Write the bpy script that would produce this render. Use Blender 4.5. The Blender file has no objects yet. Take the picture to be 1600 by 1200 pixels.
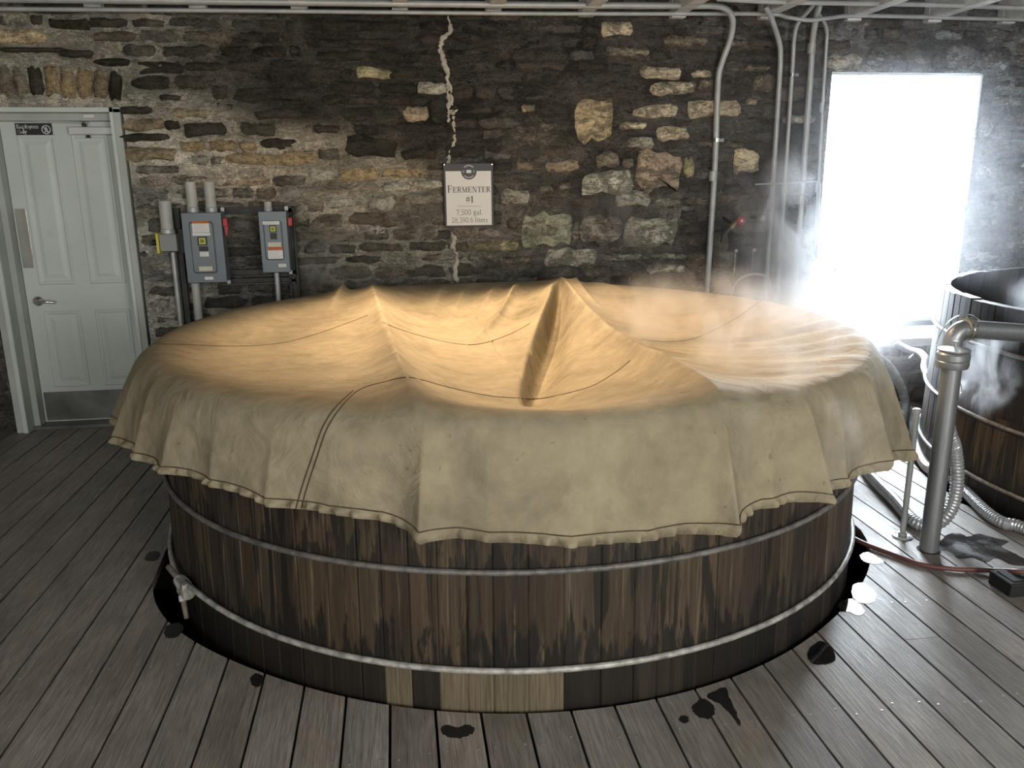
import bpy, bmesh, math, random
import numpy as np
from mathutils import Vector, Matrix
from mathutils.bvhtree import BVHTree

SC = bpy.context.scene
COL = SC.collection
random.seed(11)
RNG = np.random.default_rng(11)
PI = math.pi

# ------------------------------------------------------------------ camera
CAM_H = 1.65
PITCH, YAW, ROLL, FPX = 0.24782, 0.13800, 0.00955, 1265.0
_f = Vector((math.sin(YAW) * math.cos(PITCH), math.cos(YAW) * math.cos(PITCH), -math.sin(PITCH)))
_r = Vector((math.cos(YAW), -math.sin(YAW), 0))
_d = _f.cross(_r)
CR = _r * math.cos(ROLL) + _d * math.sin(ROLL)
CD = -_r * math.sin(ROLL) + _d * math.cos(ROLL)
CF = _f
cd = bpy.data.cameras.new('camera')
cd.sensor_width = 36.0
cd.lens = FPX / 1600 * 36.0
cd.clip_start = 0.02
camo = bpy.data.objects.new('camera', cd)
COL.objects.link(camo)
camo.matrix_world = Matrix(((CR.x, -CD.x, -CF.x, 0), (CR.y, -CD.y, -CF.y, 0), (CR.z, -CD.z, -CF.z, CAM_H), (0, 0, 0, 1)))
SC.camera = camo
CAMP = Vector((0, 0, CAM_H))

# ------------------------------------------------------------------ world, daylight, exposure
w = bpy.data.worlds.new('overcast_sky'); SC.world = w
w.use_nodes = True
bg = w.node_tree.nodes['Background']
bg.inputs['Color'].default_value = (0.80, 0.90, 1.0, 1)
bg.inputs['Strength'].default_value = 120.0

def area(name, loc, direction, sx, sy, power, color, portal=False, spread=PI):
    l = bpy.data.lights.new(name, 'AREA'); l.shape = 'RECTANGLE'; l.size = sx; l.size_y = sy
    l.energy = power; l.color = color; l.spread = spread
    if portal: l.cycles.is_portal = True
    o = bpy.data.objects.new(name, l); COL.objects.link(o)
    o.location = loc
    o.rotation_euler = Vector(direction).to_track_quat('-Z', 'Y').to_euler()
    return o
# added soft fill lights at unseen windows behind the photographer and on the right
area('rear_fill_light_a', (-1.9, -2.45, 1.75), (0.12, 1, -0.10), 1.7, 1.8, 95, (1.0, 0.985, 0.94))
area('rear_fill_light_b', (2.2, -2.45, 1.75), (-0.05, 1, -0.10), 1.7, 1.8, 165, (1.0, 0.985, 0.94))
area('side_fill_light', (6.7, 1.2, 1.6), (-1, 0.1, -0.25), 1.6, 1.8, 30, (0.90, 0.95, 1.0))
area('daylight_back_window', (3.80, 6.3, 1.47), (0, -1, 0), 1.90, 2.1, 1, (1, 1, 1), portal=True)
vs = SC.view_settings
vs.view_transform = 'Standard'; vs.look = 'None'; vs.exposure = 0.0; vs.gamma = 1.0; vs.use_curve_mapping = False
try:
    SC.cycles.max_bounces = 8; SC.cycles.diffuse_bounces = 3; SC.cycles.glossy_bounces = 3
    SC.cycles.volume_bounces = 3; SC.cycles.transparent_max_bounces = 12
    SC.cycles.volume_step_rate = 1.5; SC.cycles.volume_max_steps = 96
    SC.cycles.caustics_reflective = False; SC.cycles.caustics_refractive = False
    SC.cycles.sample_clamp_indirect = 4.0
    SC.cycles.use_denoising = True
except Exception as e:
    print(e)

# ------------------------------------------------------------------ helpers
def ray(px, py):
    return (CR * ((px - 800) / FPX) + CD * ((py - 600) / FPX) + CF)
def atY(px, py, Y):
    d = ray(px, py); return CAMP + d * (Y / d.y)
def atZ(px, py, Z):
    d = ray(px, py); return CAMP + d * ((Z - CAM_H) / d.z)
def project(P):
    v = Vector(P) - CAMP; z = v.dot(CF)
    return 800 + FPX * v.dot(CR) / z, 600 + FPX * v.dot(CD) / z

def lin(c):
    c = c / 255.0
    return c / 12.92 if c <= 0.04045 else ((c + 0.055) / 1.055) ** 2.4
def S(r, g, b, k=1.0):
    return tuple(min(0.9, lin(v) * k) for v in (r, g, b))

def _hash(ix, iy, seed):
    n = (ix.astype(np.int64) * 374761393 + iy.astype(np.int64) * 668265263 + seed * 974711) & 0x7fffffff
    n = ((n ^ (n >> 13)) * 1274126177) & 0x7fffffff
    return ((n ^ (n >> 16)) & 0xffff) / 65535.0
def vnoise(x, y, seed=0):
    x = np.asarray(x, float); y = np.asarray(y, float)
    ix, iy = np.floor(x), np.floor(y); fx, fy = x - ix, y - iy
    fx = fx * fx * (3 - 2 * fx); fy = fy * fy * (3 - 2 * fy)
    a = _hash(ix, iy, seed); b = _hash(ix + 1, iy, seed); c = _hash(ix, iy + 1, seed); d = _hash(ix + 1, iy + 1, seed)
    return a + (b - a) * fx + (c - a) * fy + (a - b - c + d) * fx * fy
def fbm(x, y, seed=0, o=4):
    t = 0; s = 0
    for k in range(o):
        t = t + vnoise(np.asarray(x) * 2 ** k, np.asarray(y) * 2 ** k, seed + k * 17) / 2 ** k; s += 1 / 2 ** k
    return t / s

BASE = {}
def tag(o, label=None, cat=None, group=None, kind=None):
    if label: o['label'] = label
    if cat: o['category'] = cat
    if group: o['group'] = group
    if kind: o['kind'] = kind
    return o
def empty(name, loc, label=None, cat=None, group=None, kind=None):
    o = bpy.data.objects.new(name, None); COL.objects.link(o)
    o.location = loc; o.empty_display_size = 0.1
    BASE[o.name] = Vector(loc)
    return tag(o, label, cat, group, kind)

class MB:
    """collects shapes given in world coordinates; build() links them as one mesh object"""
    def __init__(s): s.v = []; s.f = []
    def add(s, vs_, fs_):
        n = len(s.v); s.v += [Vector(v) for v in vs_]; s.f += [tuple(i + n for i in f) for f in fs_]; return s
    def box(s, c, size, rot=None):
        hx, hy, hz = size[0] / 2, size[1] / 2, size[2] / 2
        P = [Vector((x, y, z)) for x in (-hx, hx) for y in (-hy, hy) for z in (-hz, hz)]
        if rot is not None: P = [rot @ p for p in P]
        P = [p + Vector(c) for p in P]
        return s.add(P, [(0, 1, 3, 2), (4, 6, 7, 5), (0, 4, 5, 1), (2, 3, 7, 6), (0, 2, 6, 4), (1, 5, 7, 3)])
    def bx(s, x0, x1, y0, y1, z0, z1):
        return s.box(((x0 + x1) / 2, (y0 + y1) / 2, (z0 + z1) / 2), (x1 - x0, y1 - y0, z1 - z0))
    def bevbox(s, x0, x1, y0, y1, z0, z1, b=0.004):
        bm = bmesh.new(); bmesh.ops.create_cube(bm, size=1)
        for v in bm.verts:
            v.co = Vector(((x0 + x1) / 2 + v.co.x * (x1 - x0), (y0 + y1) / 2 + v.co.y * (y1 - y0), (z0 + z1) / 2 + v.co.z * (z1 - z0)))
        bmesh.ops.bevel(bm, geom=bm.edges[:], offset=b, segments=2, affect='EDGES', profile=0.5)
        bm.verts.index_update()
        s.add([v.co.copy() for v in bm.verts], [[v.index for v in f.verts] for f in bm.faces]); bm.free(); return s
    def tube(s, pts, r, n=10, caps=True, closed=False):
        pts = [Vector(p) for p in pts]; m = len(pts)
        rr = r if hasattr(r, '__len__') else [r] * m
        V = []; up = None
        for i, p in enumerate(pts):
            if closed: t = pts[(i + 1) % m] - pts[i - 1]
            else: t = pts[min(i + 1, m - 1)] - pts[max(i - 1, 0)]
            if t.length < 1e-9: t = Vector((0, 0, 1))
            t.normalize()
            if up is None:
                up = Vector((0, 0, 1)) if abs(t.z) < 0.9 else Vector((1, 0, 0))
            a = up - t * up.dot(t)
            if a.length < 1e-6: a = t.orthogonal()
            a.normalize(); b = t.cross(a); up = a
            for k in range(n):
                th = 2 * PI * k / n
                V.append(p + (a * math.cos(th) + b * math.sin(th)) * rr[i])
        F = []
        for i in range(m if closed else m - 1):
            j = (i + 1) % m
            for k in range(n):
                F.append((i * n + k, i * n + (k + 1) % n, j * n + (k + 1) % n, j * n + k))
        if caps and not closed:
            F.append(tuple(range(n - 1, -1, -1))); F.append(tuple((m - 1) * n + k for k in range(n)))
        return s.add(V, F)
    def cyl(s, p0, p1, r, n=16): return s.tube([p0, p1], r, n)
    def lathe(s, prof, c, axis=(0, 0, 1), n=24, closed_ends=True):
        ax = Vector(axis).normalized(); q = Vector((0, 0, 1)).rotation_difference(ax); c = Vector(c)
        V = []; F = []
        for (r, h) in prof:
            for k in range(n):
                th = 2 * PI * k / n
                V.append(c + q @ Vector((r * math.cos(th), r * math.sin(th), h)))
        for i in range(len(prof) - 1):
            for k in range(n):
                F.append((i * n + k, i * n + (k + 1) % n, (i + 1) * n + (k + 1) % n, (i + 1) * n + k))
        if closed_ends:
            F.append(tuple(range(n - 1, -1, -1))); F.append(tuple((len(prof) - 1) * n + k for k in range(n)))
        return s.add(V, F)
    def poly(s, pts, thick, axis=(0, 1, 0)):
        """a flat outline given a thickness along axis"""
        a = Vector(axis) * thick; n = len(pts); P = [Vector(p) for p in pts]
        return s.add(P + [p + a for p in P], [tuple(range(n)), tuple(range(2 * n - 1, n - 1, -1))] + [(i, (i + n), (i + 1) % n + n, (i + 1) % n) for i in range(n)])
    def build(s, name, mat, parent=None, smooth=False, base=None, fix=True):
        if parent is not None: b = BASE[parent.name]
        elif base is not None: b = Vector(base)
        else:
            mn = [min(v[i] for v in s.v) for i in range(3)]; mx = [max(v[i] for v in s.v) for i in range(3)]
            b = Vector(((mn[0] + mx[0]) / 2, (mn[1] + mx[1]) / 2, mn[2]))
        me = bpy.data.meshes.new(name)
        me.from_pydata([tuple(v - b) for v in s.v], [], s.f)
        if fix:
            bm = bmesh.new(); bm.from_mesh(me); bmesh.ops.recalc_face_normals(bm, faces=bm.faces[:]); bm.to_mesh(me); bm.free()
        if smooth is True: me.polygons.foreach_set('use_smooth', [True] * len(me.polygons))
        elif smooth:
            me.polygons.foreach_set('use_smooth', [True] * len(me.polygons))
            try: me.set_sharp_from_angle(angle=math.radians(smooth))
            except Exception: pass
        if mat is not None: me.materials.append(mat)
        o = bpy.data.objects.new(name, me); COL.objects.link(o)
        if parent is not None:
            o.parent = parent
        else:
            o.location = b
        BASE[o.name] = b
        return o

def spline(pts, n=12, closed=False):
    """Catmull-Rom through points"""
    P = [Vector(p) for p in pts]; out = []
    m = len(P)
    for i in range(m - 1):
        a, b, c, d = P[max(i - 1, 0)], P[i], P[i + 1], P[min(i + 2, m - 1)]
        for k in range(n):
            t = k / n
            out.append(0.5 * ((2 * b) + (c - a) * t + (2 * a - 5 * b + 4 * c - d) * t * t + (3 * b - a - 3 * c + d) * t ** 3))
    out.append(P[-1]); return out

# ------------------------------------------------------------------ materials
class NT:
    def __init__(s, name):
        s.m = bpy.data.materials.new(name); s.m.use_nodes = True
        s.t = s.m.node_tree; s.n = s.t.nodes; s.l = s.t.links
        s.b = s.n['Principled BSDF']; s.out = s.n['Material Output']
    def node(s, typ, **kw):
        o = s.n.new(typ)
        for k, v in kw.items():
            if k in o.inputs: o.inputs[k].default_value = v
            else: setattr(o, k, v)
        return o
    def pos(s, scale=(1, 1, 1)):
        g = s.node('ShaderNodeNewGeometry'); m = s.node('ShaderNodeMapping'); m.inputs['Scale'].default_value = scale
        s.l.new(g.outputs['Position'], m.inputs['Vector']); return m.outputs[0]
    def noise(s, vec, scale, detail=4, rough=0.55, dist=0.0):
        o = s.node('ShaderNodeTexNoise'); o.inputs['Scale'].default_value = scale; o.inputs['Detail'].default_value = detail
        o.inputs['Roughness'].default_value = rough; o.inputs['Distortion'].default_value = dist
        s.l.new(vec, o.inputs['Vector']); return o.outputs['Fac']
    def ramp(s, fac, stops):
        o = s.node('ShaderNodeValToRGB'); cr = o.color_ramp
        while len(cr.elements) > 1: cr.elements.remove(cr.elements[-1])
        for i, (p, c) in enumerate(stops):
            e = cr.elements[0] if i == 0 else cr.elements.new(p)
            e.position = p; e.color = (c, c, c, 1) if not hasattr(c, '__len__') else (*c[:3], 1)
        s.l.new(fac, o.inputs[0]); return o.outputs[0]
    def mix(s, a, b, fac, mode='MIX'):
        o = s.node('ShaderNodeMix', data_type='RGBA', blend_type=mode)
        for sock, v in ((o.inputs[0], fac), (o.inputs[6], a), (o.inputs[7], b)):
            if hasattr(v, 'links') or isinstance(v, bpy.types.NodeSocket): s.l.new(v, sock)
            elif hasattr(v, '__len__'): sock.default_value = (*v[:3], 1)
            else: sock.default_value = v
        return o.outputs[2]
    def math(s, op, a, b=0.0, c=None, clamp=False):
        o = s.node('ShaderNodeMath', operation=op, use_clamp=clamp)
        for i, v in enumerate((a, b) if c is None else (a, b, c)):
            if isinstance(v, bpy.types.NodeSocket): s.l.new(v, o.inputs[i])
            else: o.inputs[i].default_value = v
        return o.outputs[0]
    def maprange(s, v, a, b, c=0.0, d=1.0):
        o = s.node('ShaderNodeMapRange', interpolation_type='SMOOTHSTEP')
        s.l.new(v, o.inputs[0])
        for i, q in enumerate((a, b, c, d)): o.inputs[i + 1].default_value = q
        return o.outputs[0]
    def bump(s, hgt, strength, dist=0.01):
        o = s.node('ShaderNodeBump'); o.inputs['Strength'].default_value = strength; o.inputs['Distance'].default_value = dist
        s.l.new(hgt, o.inputs['Height']); s.l.new(o.outputs[0], s.b.inputs['Normal']); return o
    def base(s, v):
        if isinstance(v, bpy.types.NodeSocket): s.l.new(v, s.b.inputs['Base Color'])
        else: s.b.inputs['Base Color'].default_value = (*v[:3], 1)
        return s
    def rough(s, v):
        if isinstance(v, bpy.types.NodeSocket): s.l.new(v, s.b.inputs['Roughness'])
        else: s.b.inputs['Roughness'].default_value = v
        return s

def simple(name, col, rough=0.6, metal=0.0, var=0.25, scale=12, bump=0.0, stretch=(1, 1, 1), spec=None):
    t = NT(name); n = t.noise(t.pos(stretch), scale, 5)
    lo = tuple(c * (1 - var) for c in col); hi = tuple(min(0.95, c * (1 + var)) for c in col)
    t.base(t.ramp(n, [(0.3, lo), (0.7, hi)])); t.rough(rough); t.b.inputs['Metallic'].default_value = metal
    if spec is not None: t.b.inputs['Specular IOR Level'].default_value = spec
    if bump: t.bump(n, bump, 0.004)
    return t.m

def m_stone(name, attr=None):
    t = NT(name)
    if attr:
        a = t.node('ShaderNodeAttribute', attribute_name=attr); c = a.outputs['Color']
    else:
        a = t.node('ShaderNodeObjectInfo'); c = a.outputs['Color']
    p = t.pos()
    n1 = t.noise(p, 9, 6, 0.65, 0.4); n2 = t.noise(p, 55, 4, 0.6)
    n3 = t.noise(t.pos((1, 1, 2.2)), 5.5, 5, 0.7, 0.8)
    col = t.mix(c, t.ramp(n1, [(0.25, 0.35), (0.5, 0.9), (0.75, 1.5)]), 0.9, 'MULTIPLY')
    col = t.mix(col, t.ramp(n2, [(0.3, 0.55), (0.6, 1.1)]), 0.6, 'MULTIPLY')
    n4 = t.noise(t.pos((1, 1, 1.5)), 13, 6, 0.7, 1.0)
    dirt = t.math('SUBTRACT', 1.0, a.outputs['Alpha'])        # how much of the face is still under old mortar and soot
    gm = t.math('ADD', t.math('MULTIPLY', n3, 0.5), t.math('MULTIPLY', n4, 0.5))
    gm = t.math('ADD', gm, t.math('MULTIPLY', dirt, 0.16))
    grime = t.maprange(gm, 0.535, 0.60)
    col = t.mix(col, (0.085, 0.075, 0.062), t.math('MULTIPLY', grime, t.math('ADD', 0.45, t.math('MULTIPLY', dirt, 0.5))))
    cv = t.noise(t.pos((1, 1, 3.2)), 6.5, 7, 0.66, 0.9)
    cr = t.maprange(t.math('ABSOLUTE', t.math('SUBTRACT', cv, 0.5)), 0.004, 0.020)
    col = t.mix(col, t.mix((0.22, 0.21, 0.2), (1, 1, 1), cr), 0.8, 'MULTIPLY')
    t.base(col).rough(0.88)
    t.b.inputs['Specular IOR Level'].default_value = 0.25
    t.bump(t.math('ADD', t.math('MULTIPLY', n1, 0.7), t.math('MULTIPLY', n2, 0.3)), 1.0, 0.035)
    return t.m

M = {}
M['stone'] = m_stone('weathered_stone')
M['stone_attr'] = m_stone('weathered_stone_rubble', 'tint')
def m_mortar():
    t = NT('sooty_mortar'); a = t.node('ShaderNodeAttribute', attribute_name='tint')
    p = t.pos(); n1 = t.noise(p, 7, 7, 0.7, 0.6); n2 = t.noise(p, 60, 4, 0.6)
    col = t.mix(a.outputs['Color'], t.ramp(n1, [(0.28, 0.5), (0.5, 0.95), (0.72, 1.45)]), 0.8, 'MULTIPLY')
    col = t.mix(col, t.ramp(n2, [(0.3, 0.65), (0.65, 1.15)]), 0.6, 'MULTIPLY')
    lv = t.noise(t.pos((1, 1, 2.0)), 4.2, 7, 0.7, 1.4)
    lm = t.maprange(t.math('ABSOLUTE', t.math('SUBTRACT', lv, 0.47)), 0.022, 0.006)
    col = t.mix(col, t.mix(col, (2.1, 2.05, 1.95), 1.0, 'MULTIPLY'), t.math('MULTIPLY', lm, 0.7))
    cv = t.noise(t.pos((1, 1, 3.2)), 6.5, 7, 0.66, 0.9)
    cr = t.maprange(t.math('ABSOLUTE', t.math('SUBTRACT', cv, 0.5)), 0.004, 0.020)
    col = t.mix(col, t.mix((0.22, 0.21, 0.2), (1, 1, 1), cr), 0.8, 'MULTIPLY')
    t.base(col).rough(0.92); t.b.inputs['Specular IOR Level'].default_value = 0.2
    t.bump(t.math('ADD', t.math('MULTIPLY', n1, 0.6), t.math('MULTIPLY', n2, 0.4)), 1.0, 0.025)
    return t.m
M['mortar'] = m_mortar()

def m_plank():
    t = NT('weathered_deck_wood'); oi = t.node('ShaderNodeObjectInfo')
    g = t.node('ShaderNodeNewGeometry')
    off = t.node('ShaderNodeCombineXYZ'); t.l.new(t.math('MULTIPLY', oi.outputs['Random'], 37.0), off.inputs[1])
    add = t.node('ShaderNodeVectorMath', operation='ADD'); t.l.new(g.outputs['Position'], add.inputs[0]); t.l.new(off.outputs[0], add.inputs[1])
    def mp(sc):
        m = t.node('ShaderNodeMapping'); m.inputs['Scale'].default_value = sc; t.l.new(add.outputs[0], m.inputs[0]); return m.outputs[0]
    grain = t.noise(mp((46, 2.2, 10)), 2.2, 5, 0.65, 1.2)
    fine = t.noise(mp((120, 5, 20)), 2.5, 3, 0.6)
    blot = t.noise(mp((1.5, 0.7, 1)), 3.2, 5, 0.6, 0.5)
    col = t.mix(oi.outputs['Color'], t.ramp(grain, [(0.28, 0.52), (0.5, 0.95), (0.72, 1.35)]), 0.9, 'MULTIPLY')
    col = t.mix(col, t.ramp(fine, [(0.3, 0.7), (0.65, 1.18)]), 0.7, 'MULTIPLY')
    col = t.mix(col, t.ramp(blot, [(0.3, 0.62), (0.7, 1.3)]), 0.8, 'MULTIPLY')
    t.base(col)
    t.rough(t.ramp(blot, [(0.3, 0.34), (0.7, 0.62)]))
    t.b.inputs['Specular IOR Level'].default_value = 0.45
    t.bump(t.math('ADD', t.math('MULTIPLY', grain, 0.75), t.math('MULTIPLY', fine, 0.25)), 0.8, 0.007)
    return t.m
M['plank'] = m_plank()

def m_stave():
    t = NT('stained_cypress_staves'); oi = t.node('ShaderNodeObjectInfo')
    g = t.node('ShaderNodeNewGeometry'); sp = t.node('ShaderNodeSeparateXYZ'); t.l.new(g.outputs['Position'], sp.inputs[0])
    z = sp.outputs['Z']
    streak = t.noise(t.pos((22, 22, 0.9)), 1.5, 5, 0.62, 0.3)
    fine = t.noise(t.pos((95, 95, 2.5)), 1.6, 4, 0.6)
    drip = t.noise(t.pos((17, 17, 1.1)), 1.3, 5, 0.6, 0.5)
    jag = t.noise(t.pos((26, 26, 5)), 1.0, 4, 0.65)
    col = t.mix(oi.outputs['Color'], t.ramp(streak, [(0.3, 0.5), (0.52, 0.95), (0.72, 1.45)]), 0.9, 'MULTIPLY')
    col = t.mix(col, t.ramp(fine, [(0.3, 0.6), (0.68, 1.3)]), 0.7, 'MULTIPLY')
    tanc = t.ramp(fine, [(0.3, (0.10, 0.082, 0.052)), (0.7, (0.25, 0.20, 0.13))])
    tan = t.math('MULTIPLY', t.maprange(t.noise(t.pos((30, 30, 0.8)), 1.2, 5, 0.6, 0.6), 0.60, 0.70), 0.45)
    lowz = t.maprange(z, 0.145, 0.135)
    tan = t.math('MAXIMUM', tan, t.math('MULTIPLY', lowz, t.math('MULTIPLY', t.maprange(oi.outputs['Alpha'], 0.5, 0.9), 0.75)))
    col = t.mix(col, tanc, tan)
    # black water stains: streaks down from under the cover, and puddled above each hoop
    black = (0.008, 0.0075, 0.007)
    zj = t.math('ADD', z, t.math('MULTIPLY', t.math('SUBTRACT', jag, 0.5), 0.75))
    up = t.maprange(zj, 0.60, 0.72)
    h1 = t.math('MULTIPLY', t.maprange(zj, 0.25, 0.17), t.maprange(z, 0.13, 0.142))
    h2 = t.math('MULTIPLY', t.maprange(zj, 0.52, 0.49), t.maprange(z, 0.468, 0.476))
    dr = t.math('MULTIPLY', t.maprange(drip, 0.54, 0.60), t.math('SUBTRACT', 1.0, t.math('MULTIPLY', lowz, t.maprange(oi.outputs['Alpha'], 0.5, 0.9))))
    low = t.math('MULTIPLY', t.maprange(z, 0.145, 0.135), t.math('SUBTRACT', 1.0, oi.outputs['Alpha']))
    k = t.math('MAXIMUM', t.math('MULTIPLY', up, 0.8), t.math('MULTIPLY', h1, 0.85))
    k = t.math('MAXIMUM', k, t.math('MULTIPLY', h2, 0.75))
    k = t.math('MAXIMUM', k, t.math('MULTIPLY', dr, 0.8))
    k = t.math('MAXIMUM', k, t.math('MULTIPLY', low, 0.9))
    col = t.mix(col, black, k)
    t.base(col); t.rough(t.math('SUBTRACT', 0.62, t.math('MULTIPLY', k, 0.2)))
    t.b.inputs['Specular IOR Level'].default_value = 0.35
    t.bump(t.math('ADD', t.math('MULTIPLY', streak, 0.5), t.math('MULTIPLY', fine, 0.5)), 0.5, 0.006)
    return t.m
M['stave'] = m_stave()

def m_canvas():
    t = NT('waxed_canvas'); p = t.pos()
    n1 = t.noise(p, 3.2, 6, 0.62, 0.6); n2 = t.noise(p, 16, 5, 0.6); n3 = t.noise(t.pos((1, 1, 0.6)), 260, 2, 0.5)
    sp = t.noise(p, 34, 3, 0.5)
    c = t.ramp(n1, [(0.28, (0.20, 0.173, 0.113)), (0.5, (0.30, 0.257, 0.170)), (0.74, (0.365, 0.313, 0.210))])
    c = t.mix(c, t.ramp(n2, [(0.3, 0.78), (0.65, 1.08)]), 0.7, 'MULTIPLY')
    c = t.mix(c, (0.12, 0.10, 0.06), t.math('MULTIPLY', t.ramp(sp, [(0.68, 0.0), (0.76, 1.0)]), 0.5))
    t.base(c).rough(0.82); t.b.inputs['Specular IOR Level'].default_value = 0.25
    wr = t.noise(t.pos((1, 1, 1)), 7.5, 4, 0.55, 1.2)
    t.bump(t.math('ADD', t.math('MULTIPLY', wr, 0.9), t.math('MULTIPLY', n3, 0.05)), 0.45, 0.035)
    return t.m
M['canvas'] = m_canvas()
M['thread'] = simple('dark_thread', (0.07, 0.05, 0.025), 0.8)
M['hoop'] = simple('galvanised_hoop', (0.36, 0.35, 0.32), 0.5, 0.2, 0.55, 26, 0.4)
M['hoop_dark'] = simple('grimy_hoop', (0.16, 0.15, 0.14), 0.55, 0.3, 0.5, 26, 0.4)
M['hoop_rust'] = simple('rusty_bolt', (0.16, 0.13, 0.105), 0.7, 0.2, 0.4, 40, 0.4)
M['conduit'] = simple('galvanised_conduit', (0.46, 0.47, 0.46), 0.45, 0.25, 0.15, 10)
M['pvc'] = simple('pale_grey_plastic', (0.50, 0.50, 0.46), 0.5, 0, 0.12, 8)
M['steel'] = simple('brushed_steel', (0.30, 0.31, 0.32), 0.42, 0.7, 0.12, 5, 0, (30, 30, 1))
M['hose_steel'] = simple('braided_steel', (0.46, 0.47, 0.48), 0.34, 0.5, 0.2, 60, 0.3)
M['dark_metal'] = simple('dark_strut_metal', (0.055, 0.055, 0.05), 0.6, 0.4, 0.3, 20)
M['joist'] = simple('pale_painted_joist', (0.80, 0.80, 0.77), 0.7, 0, 0.22, 9, 0.2)
M['ceiling'] = simple('dark_ceiling_boards', (0.03, 0.029, 0.027), 0.9, 0, 0.3, 6)
M['plaster'] = simple('off_white_plaster', (0.40, 0.385, 0.35), 0.9, 0, 0.12, 4)
M['white_paint'] = simple('white_window_paint', (0.74, 0.75, 0.75), 0.55, 0, 0.06, 6)
M['limestone'] = simple('pale_limestone', (0.45, 0.44, 0.41), 0.85, 0, 0.2, 8, 0.5)
M['ground'] = simple('pale_concrete', (0.55, 0.55, 0.54), 0.9, 0, 0.1, 3)
M['under'] = simple('dark_earth', (0.012, 0.011, 0.010), 0.95, 0, 0.2, 4)
def m_door():
    t = NT('pale_grey_green_paint'); p = t.pos(); n = t.noise(p, 3, 5, 0.6); n2 = t.noise(t.pos((1, 1, 1)), 9, 5, 0.65)
    c = t.ramp(n, [(0.3, (0.60, 0.655, 0.615)), (0.7, (0.68, 0.73, 0.69))])
    c = t.mix(c, (0.36, 0.36, 0.29), t.math('MULTIPLY', t.ramp(n2, [(0.62, 0.0), (0.78, 1.0)]), 0.35))
    t.base(c).rough(0.5); return t.m
M['door'] = m_door()
M['frame'] = simple('grey_door_frame_paint', (0.46, 0.49, 0.455), 0.55, 0, 0.1, 5)
M['kick'] = simple('worn_steel_plate', (0.20, 0.205, 0.19), 0.42, 0.6, 0.35, 5)
M['chrome'] = simple('satin_chrome', (0.62, 0.61, 0.57), 0.22, 0.95, 0.1, 8)
M['closer'] = simple('silver_door_closer', (0.62, 0.63, 0.60), 0.45, 0.3, 0.06, 8)
M['black'] = simple('black_plastic', (0.014, 0.014, 0.015), 0.5, 0, 0.15, 10)
M['rubber'] = simple('black_rubber', (0.012, 0.012, 0.012), 0.7, 0, 0.2, 30)
M['white_print'] = simple('white_print', (0.78, 0.77, 0.74), 0.6, 0, 0.03, 6)
M['sign_white'] = simple('cream_sign_panel', (0.80, 0.78, 0.72), 0.5, 0, 0.03, 4)
M['sign_dark'] = simple('charcoal_sign_print', (0.045, 0.04, 0.042), 0.5, 0, 0.08, 6)
M['grey_print'] = simple('grey_print', (0.17, 0.17, 0.16), 0.6, 0, 0.05, 6)
M['pale_print'] = simple('pale_grey_print', (0.42, 0.42, 0.42), 0.6, 0, 0.05, 6)
M['box_grey'] = simple('blue_grey_enamel', (0.155, 0.185, 0.205), 0.42, 0.1, 0.08, 8)
M['box_light'] = simple('mid_grey_enamel', (0.27, 0.28, 0.275), 0.5, 0.1, 0.08, 8)
M['red'] = simple('red_lever', (0.40, 0.03, 0.035), 0.45, 0, 0.15, 8)
M['orange'] = simple('orange_label', (0.50, 0.13, 0.03), 0.6, 0, 0.08, 10)
M['cream'] = simple('cream_label', (0.66, 0.63, 0.50), 0.6, 0, 0.06, 10)
M['yellow'] = simple('yellow_plate', (0.68, 0.60, 0.07), 0.5, 0, 0.08, 10)
M['logo_yellow'] = simple('yellow_green_print', (0.60, 0.60, 0.10), 0.6, 0, 0.05, 10)
M['brass'] = simple('tarnished_brass', (0.30, 0.21, 0.09), 0.45, 0.8, 0.2, 14)
M['hose_red'] = simple('red_brown_rubber_hose', (0.13, 0.05, 0.042), 0.5, 0, 0.2, 14)
M['screw'] = simple('screw_head', (0.50, 0.50, 0.48), 0.35, 0.6, 0.2, 30)
M['crack'] = simple('lime_leak', (0.50, 0.46, 0.38), 0.9, 0, 0.3, 30, 0.5)
def m_puddle():
    t = NT('standing_water'); t.base((0.010, 0.010, 0.011)).rough(0.035)
    t.b.inputs['Specular IOR Level'].default_value = 0.5
    n = t.noise(t.pos((1, 1, 1)), 30, 2); t.bump(n, 0.01, 0.002); return t.m
M['water'] = m_puddle()
def m_damp():
    t = NT('damp_wood'); n = t.noise(t.pos((60, 3, 1)), 2, 4); b = t.noise(t.pos(), 9, 4)
    t.base(t.ramp(n, [(0.3, (0.022, 0.021, 0.020)), (0.7, (0.055, 0.052, 0.050))])); t.rough(t.ramp(b, [(0.4, 0.10), (0.6, 0.42)]))
    t.bump(n, 0.3, 0.004); return t.m
M['damp'] = m_damp()
def m_wet():
    t = NT('wet_wood_stain'); n = t.noise(t.pos((60, 3, 1)), 2, 4)
    t.base(t.ramp(n, [(0.3, (0.007, 0.0068, 0.0065)), (0.7, (0.018, 0.017, 0.016))])).rough(0.5)
    t.bump(n, 0.35, 0.004); return t.m
M['wet'] = m_wet()
def m_glass():
    t = NT('window_glass')
    tr = t.node('ShaderNodeBsdfTransparent'); gl = t.node('ShaderNodeBsdfGlossy'); gl.inputs['Roughness'].default_value = 0.02
    fr = t.node('ShaderNodeFresnel'); fr.inputs['IOR'].default_value = 1.45
    mx = t.node('ShaderNodeMixShader'); t.l.new(fr.outputs[0], mx.inputs[0]); t.l.new(tr.outputs[0], mx.inputs[1]); t.l.new(gl.outputs[0], mx.inputs[2])
    t.l.new(mx.outputs[0], t.out.inputs['Surface']); return t.m
M['glass'] = m_glass()
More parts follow.
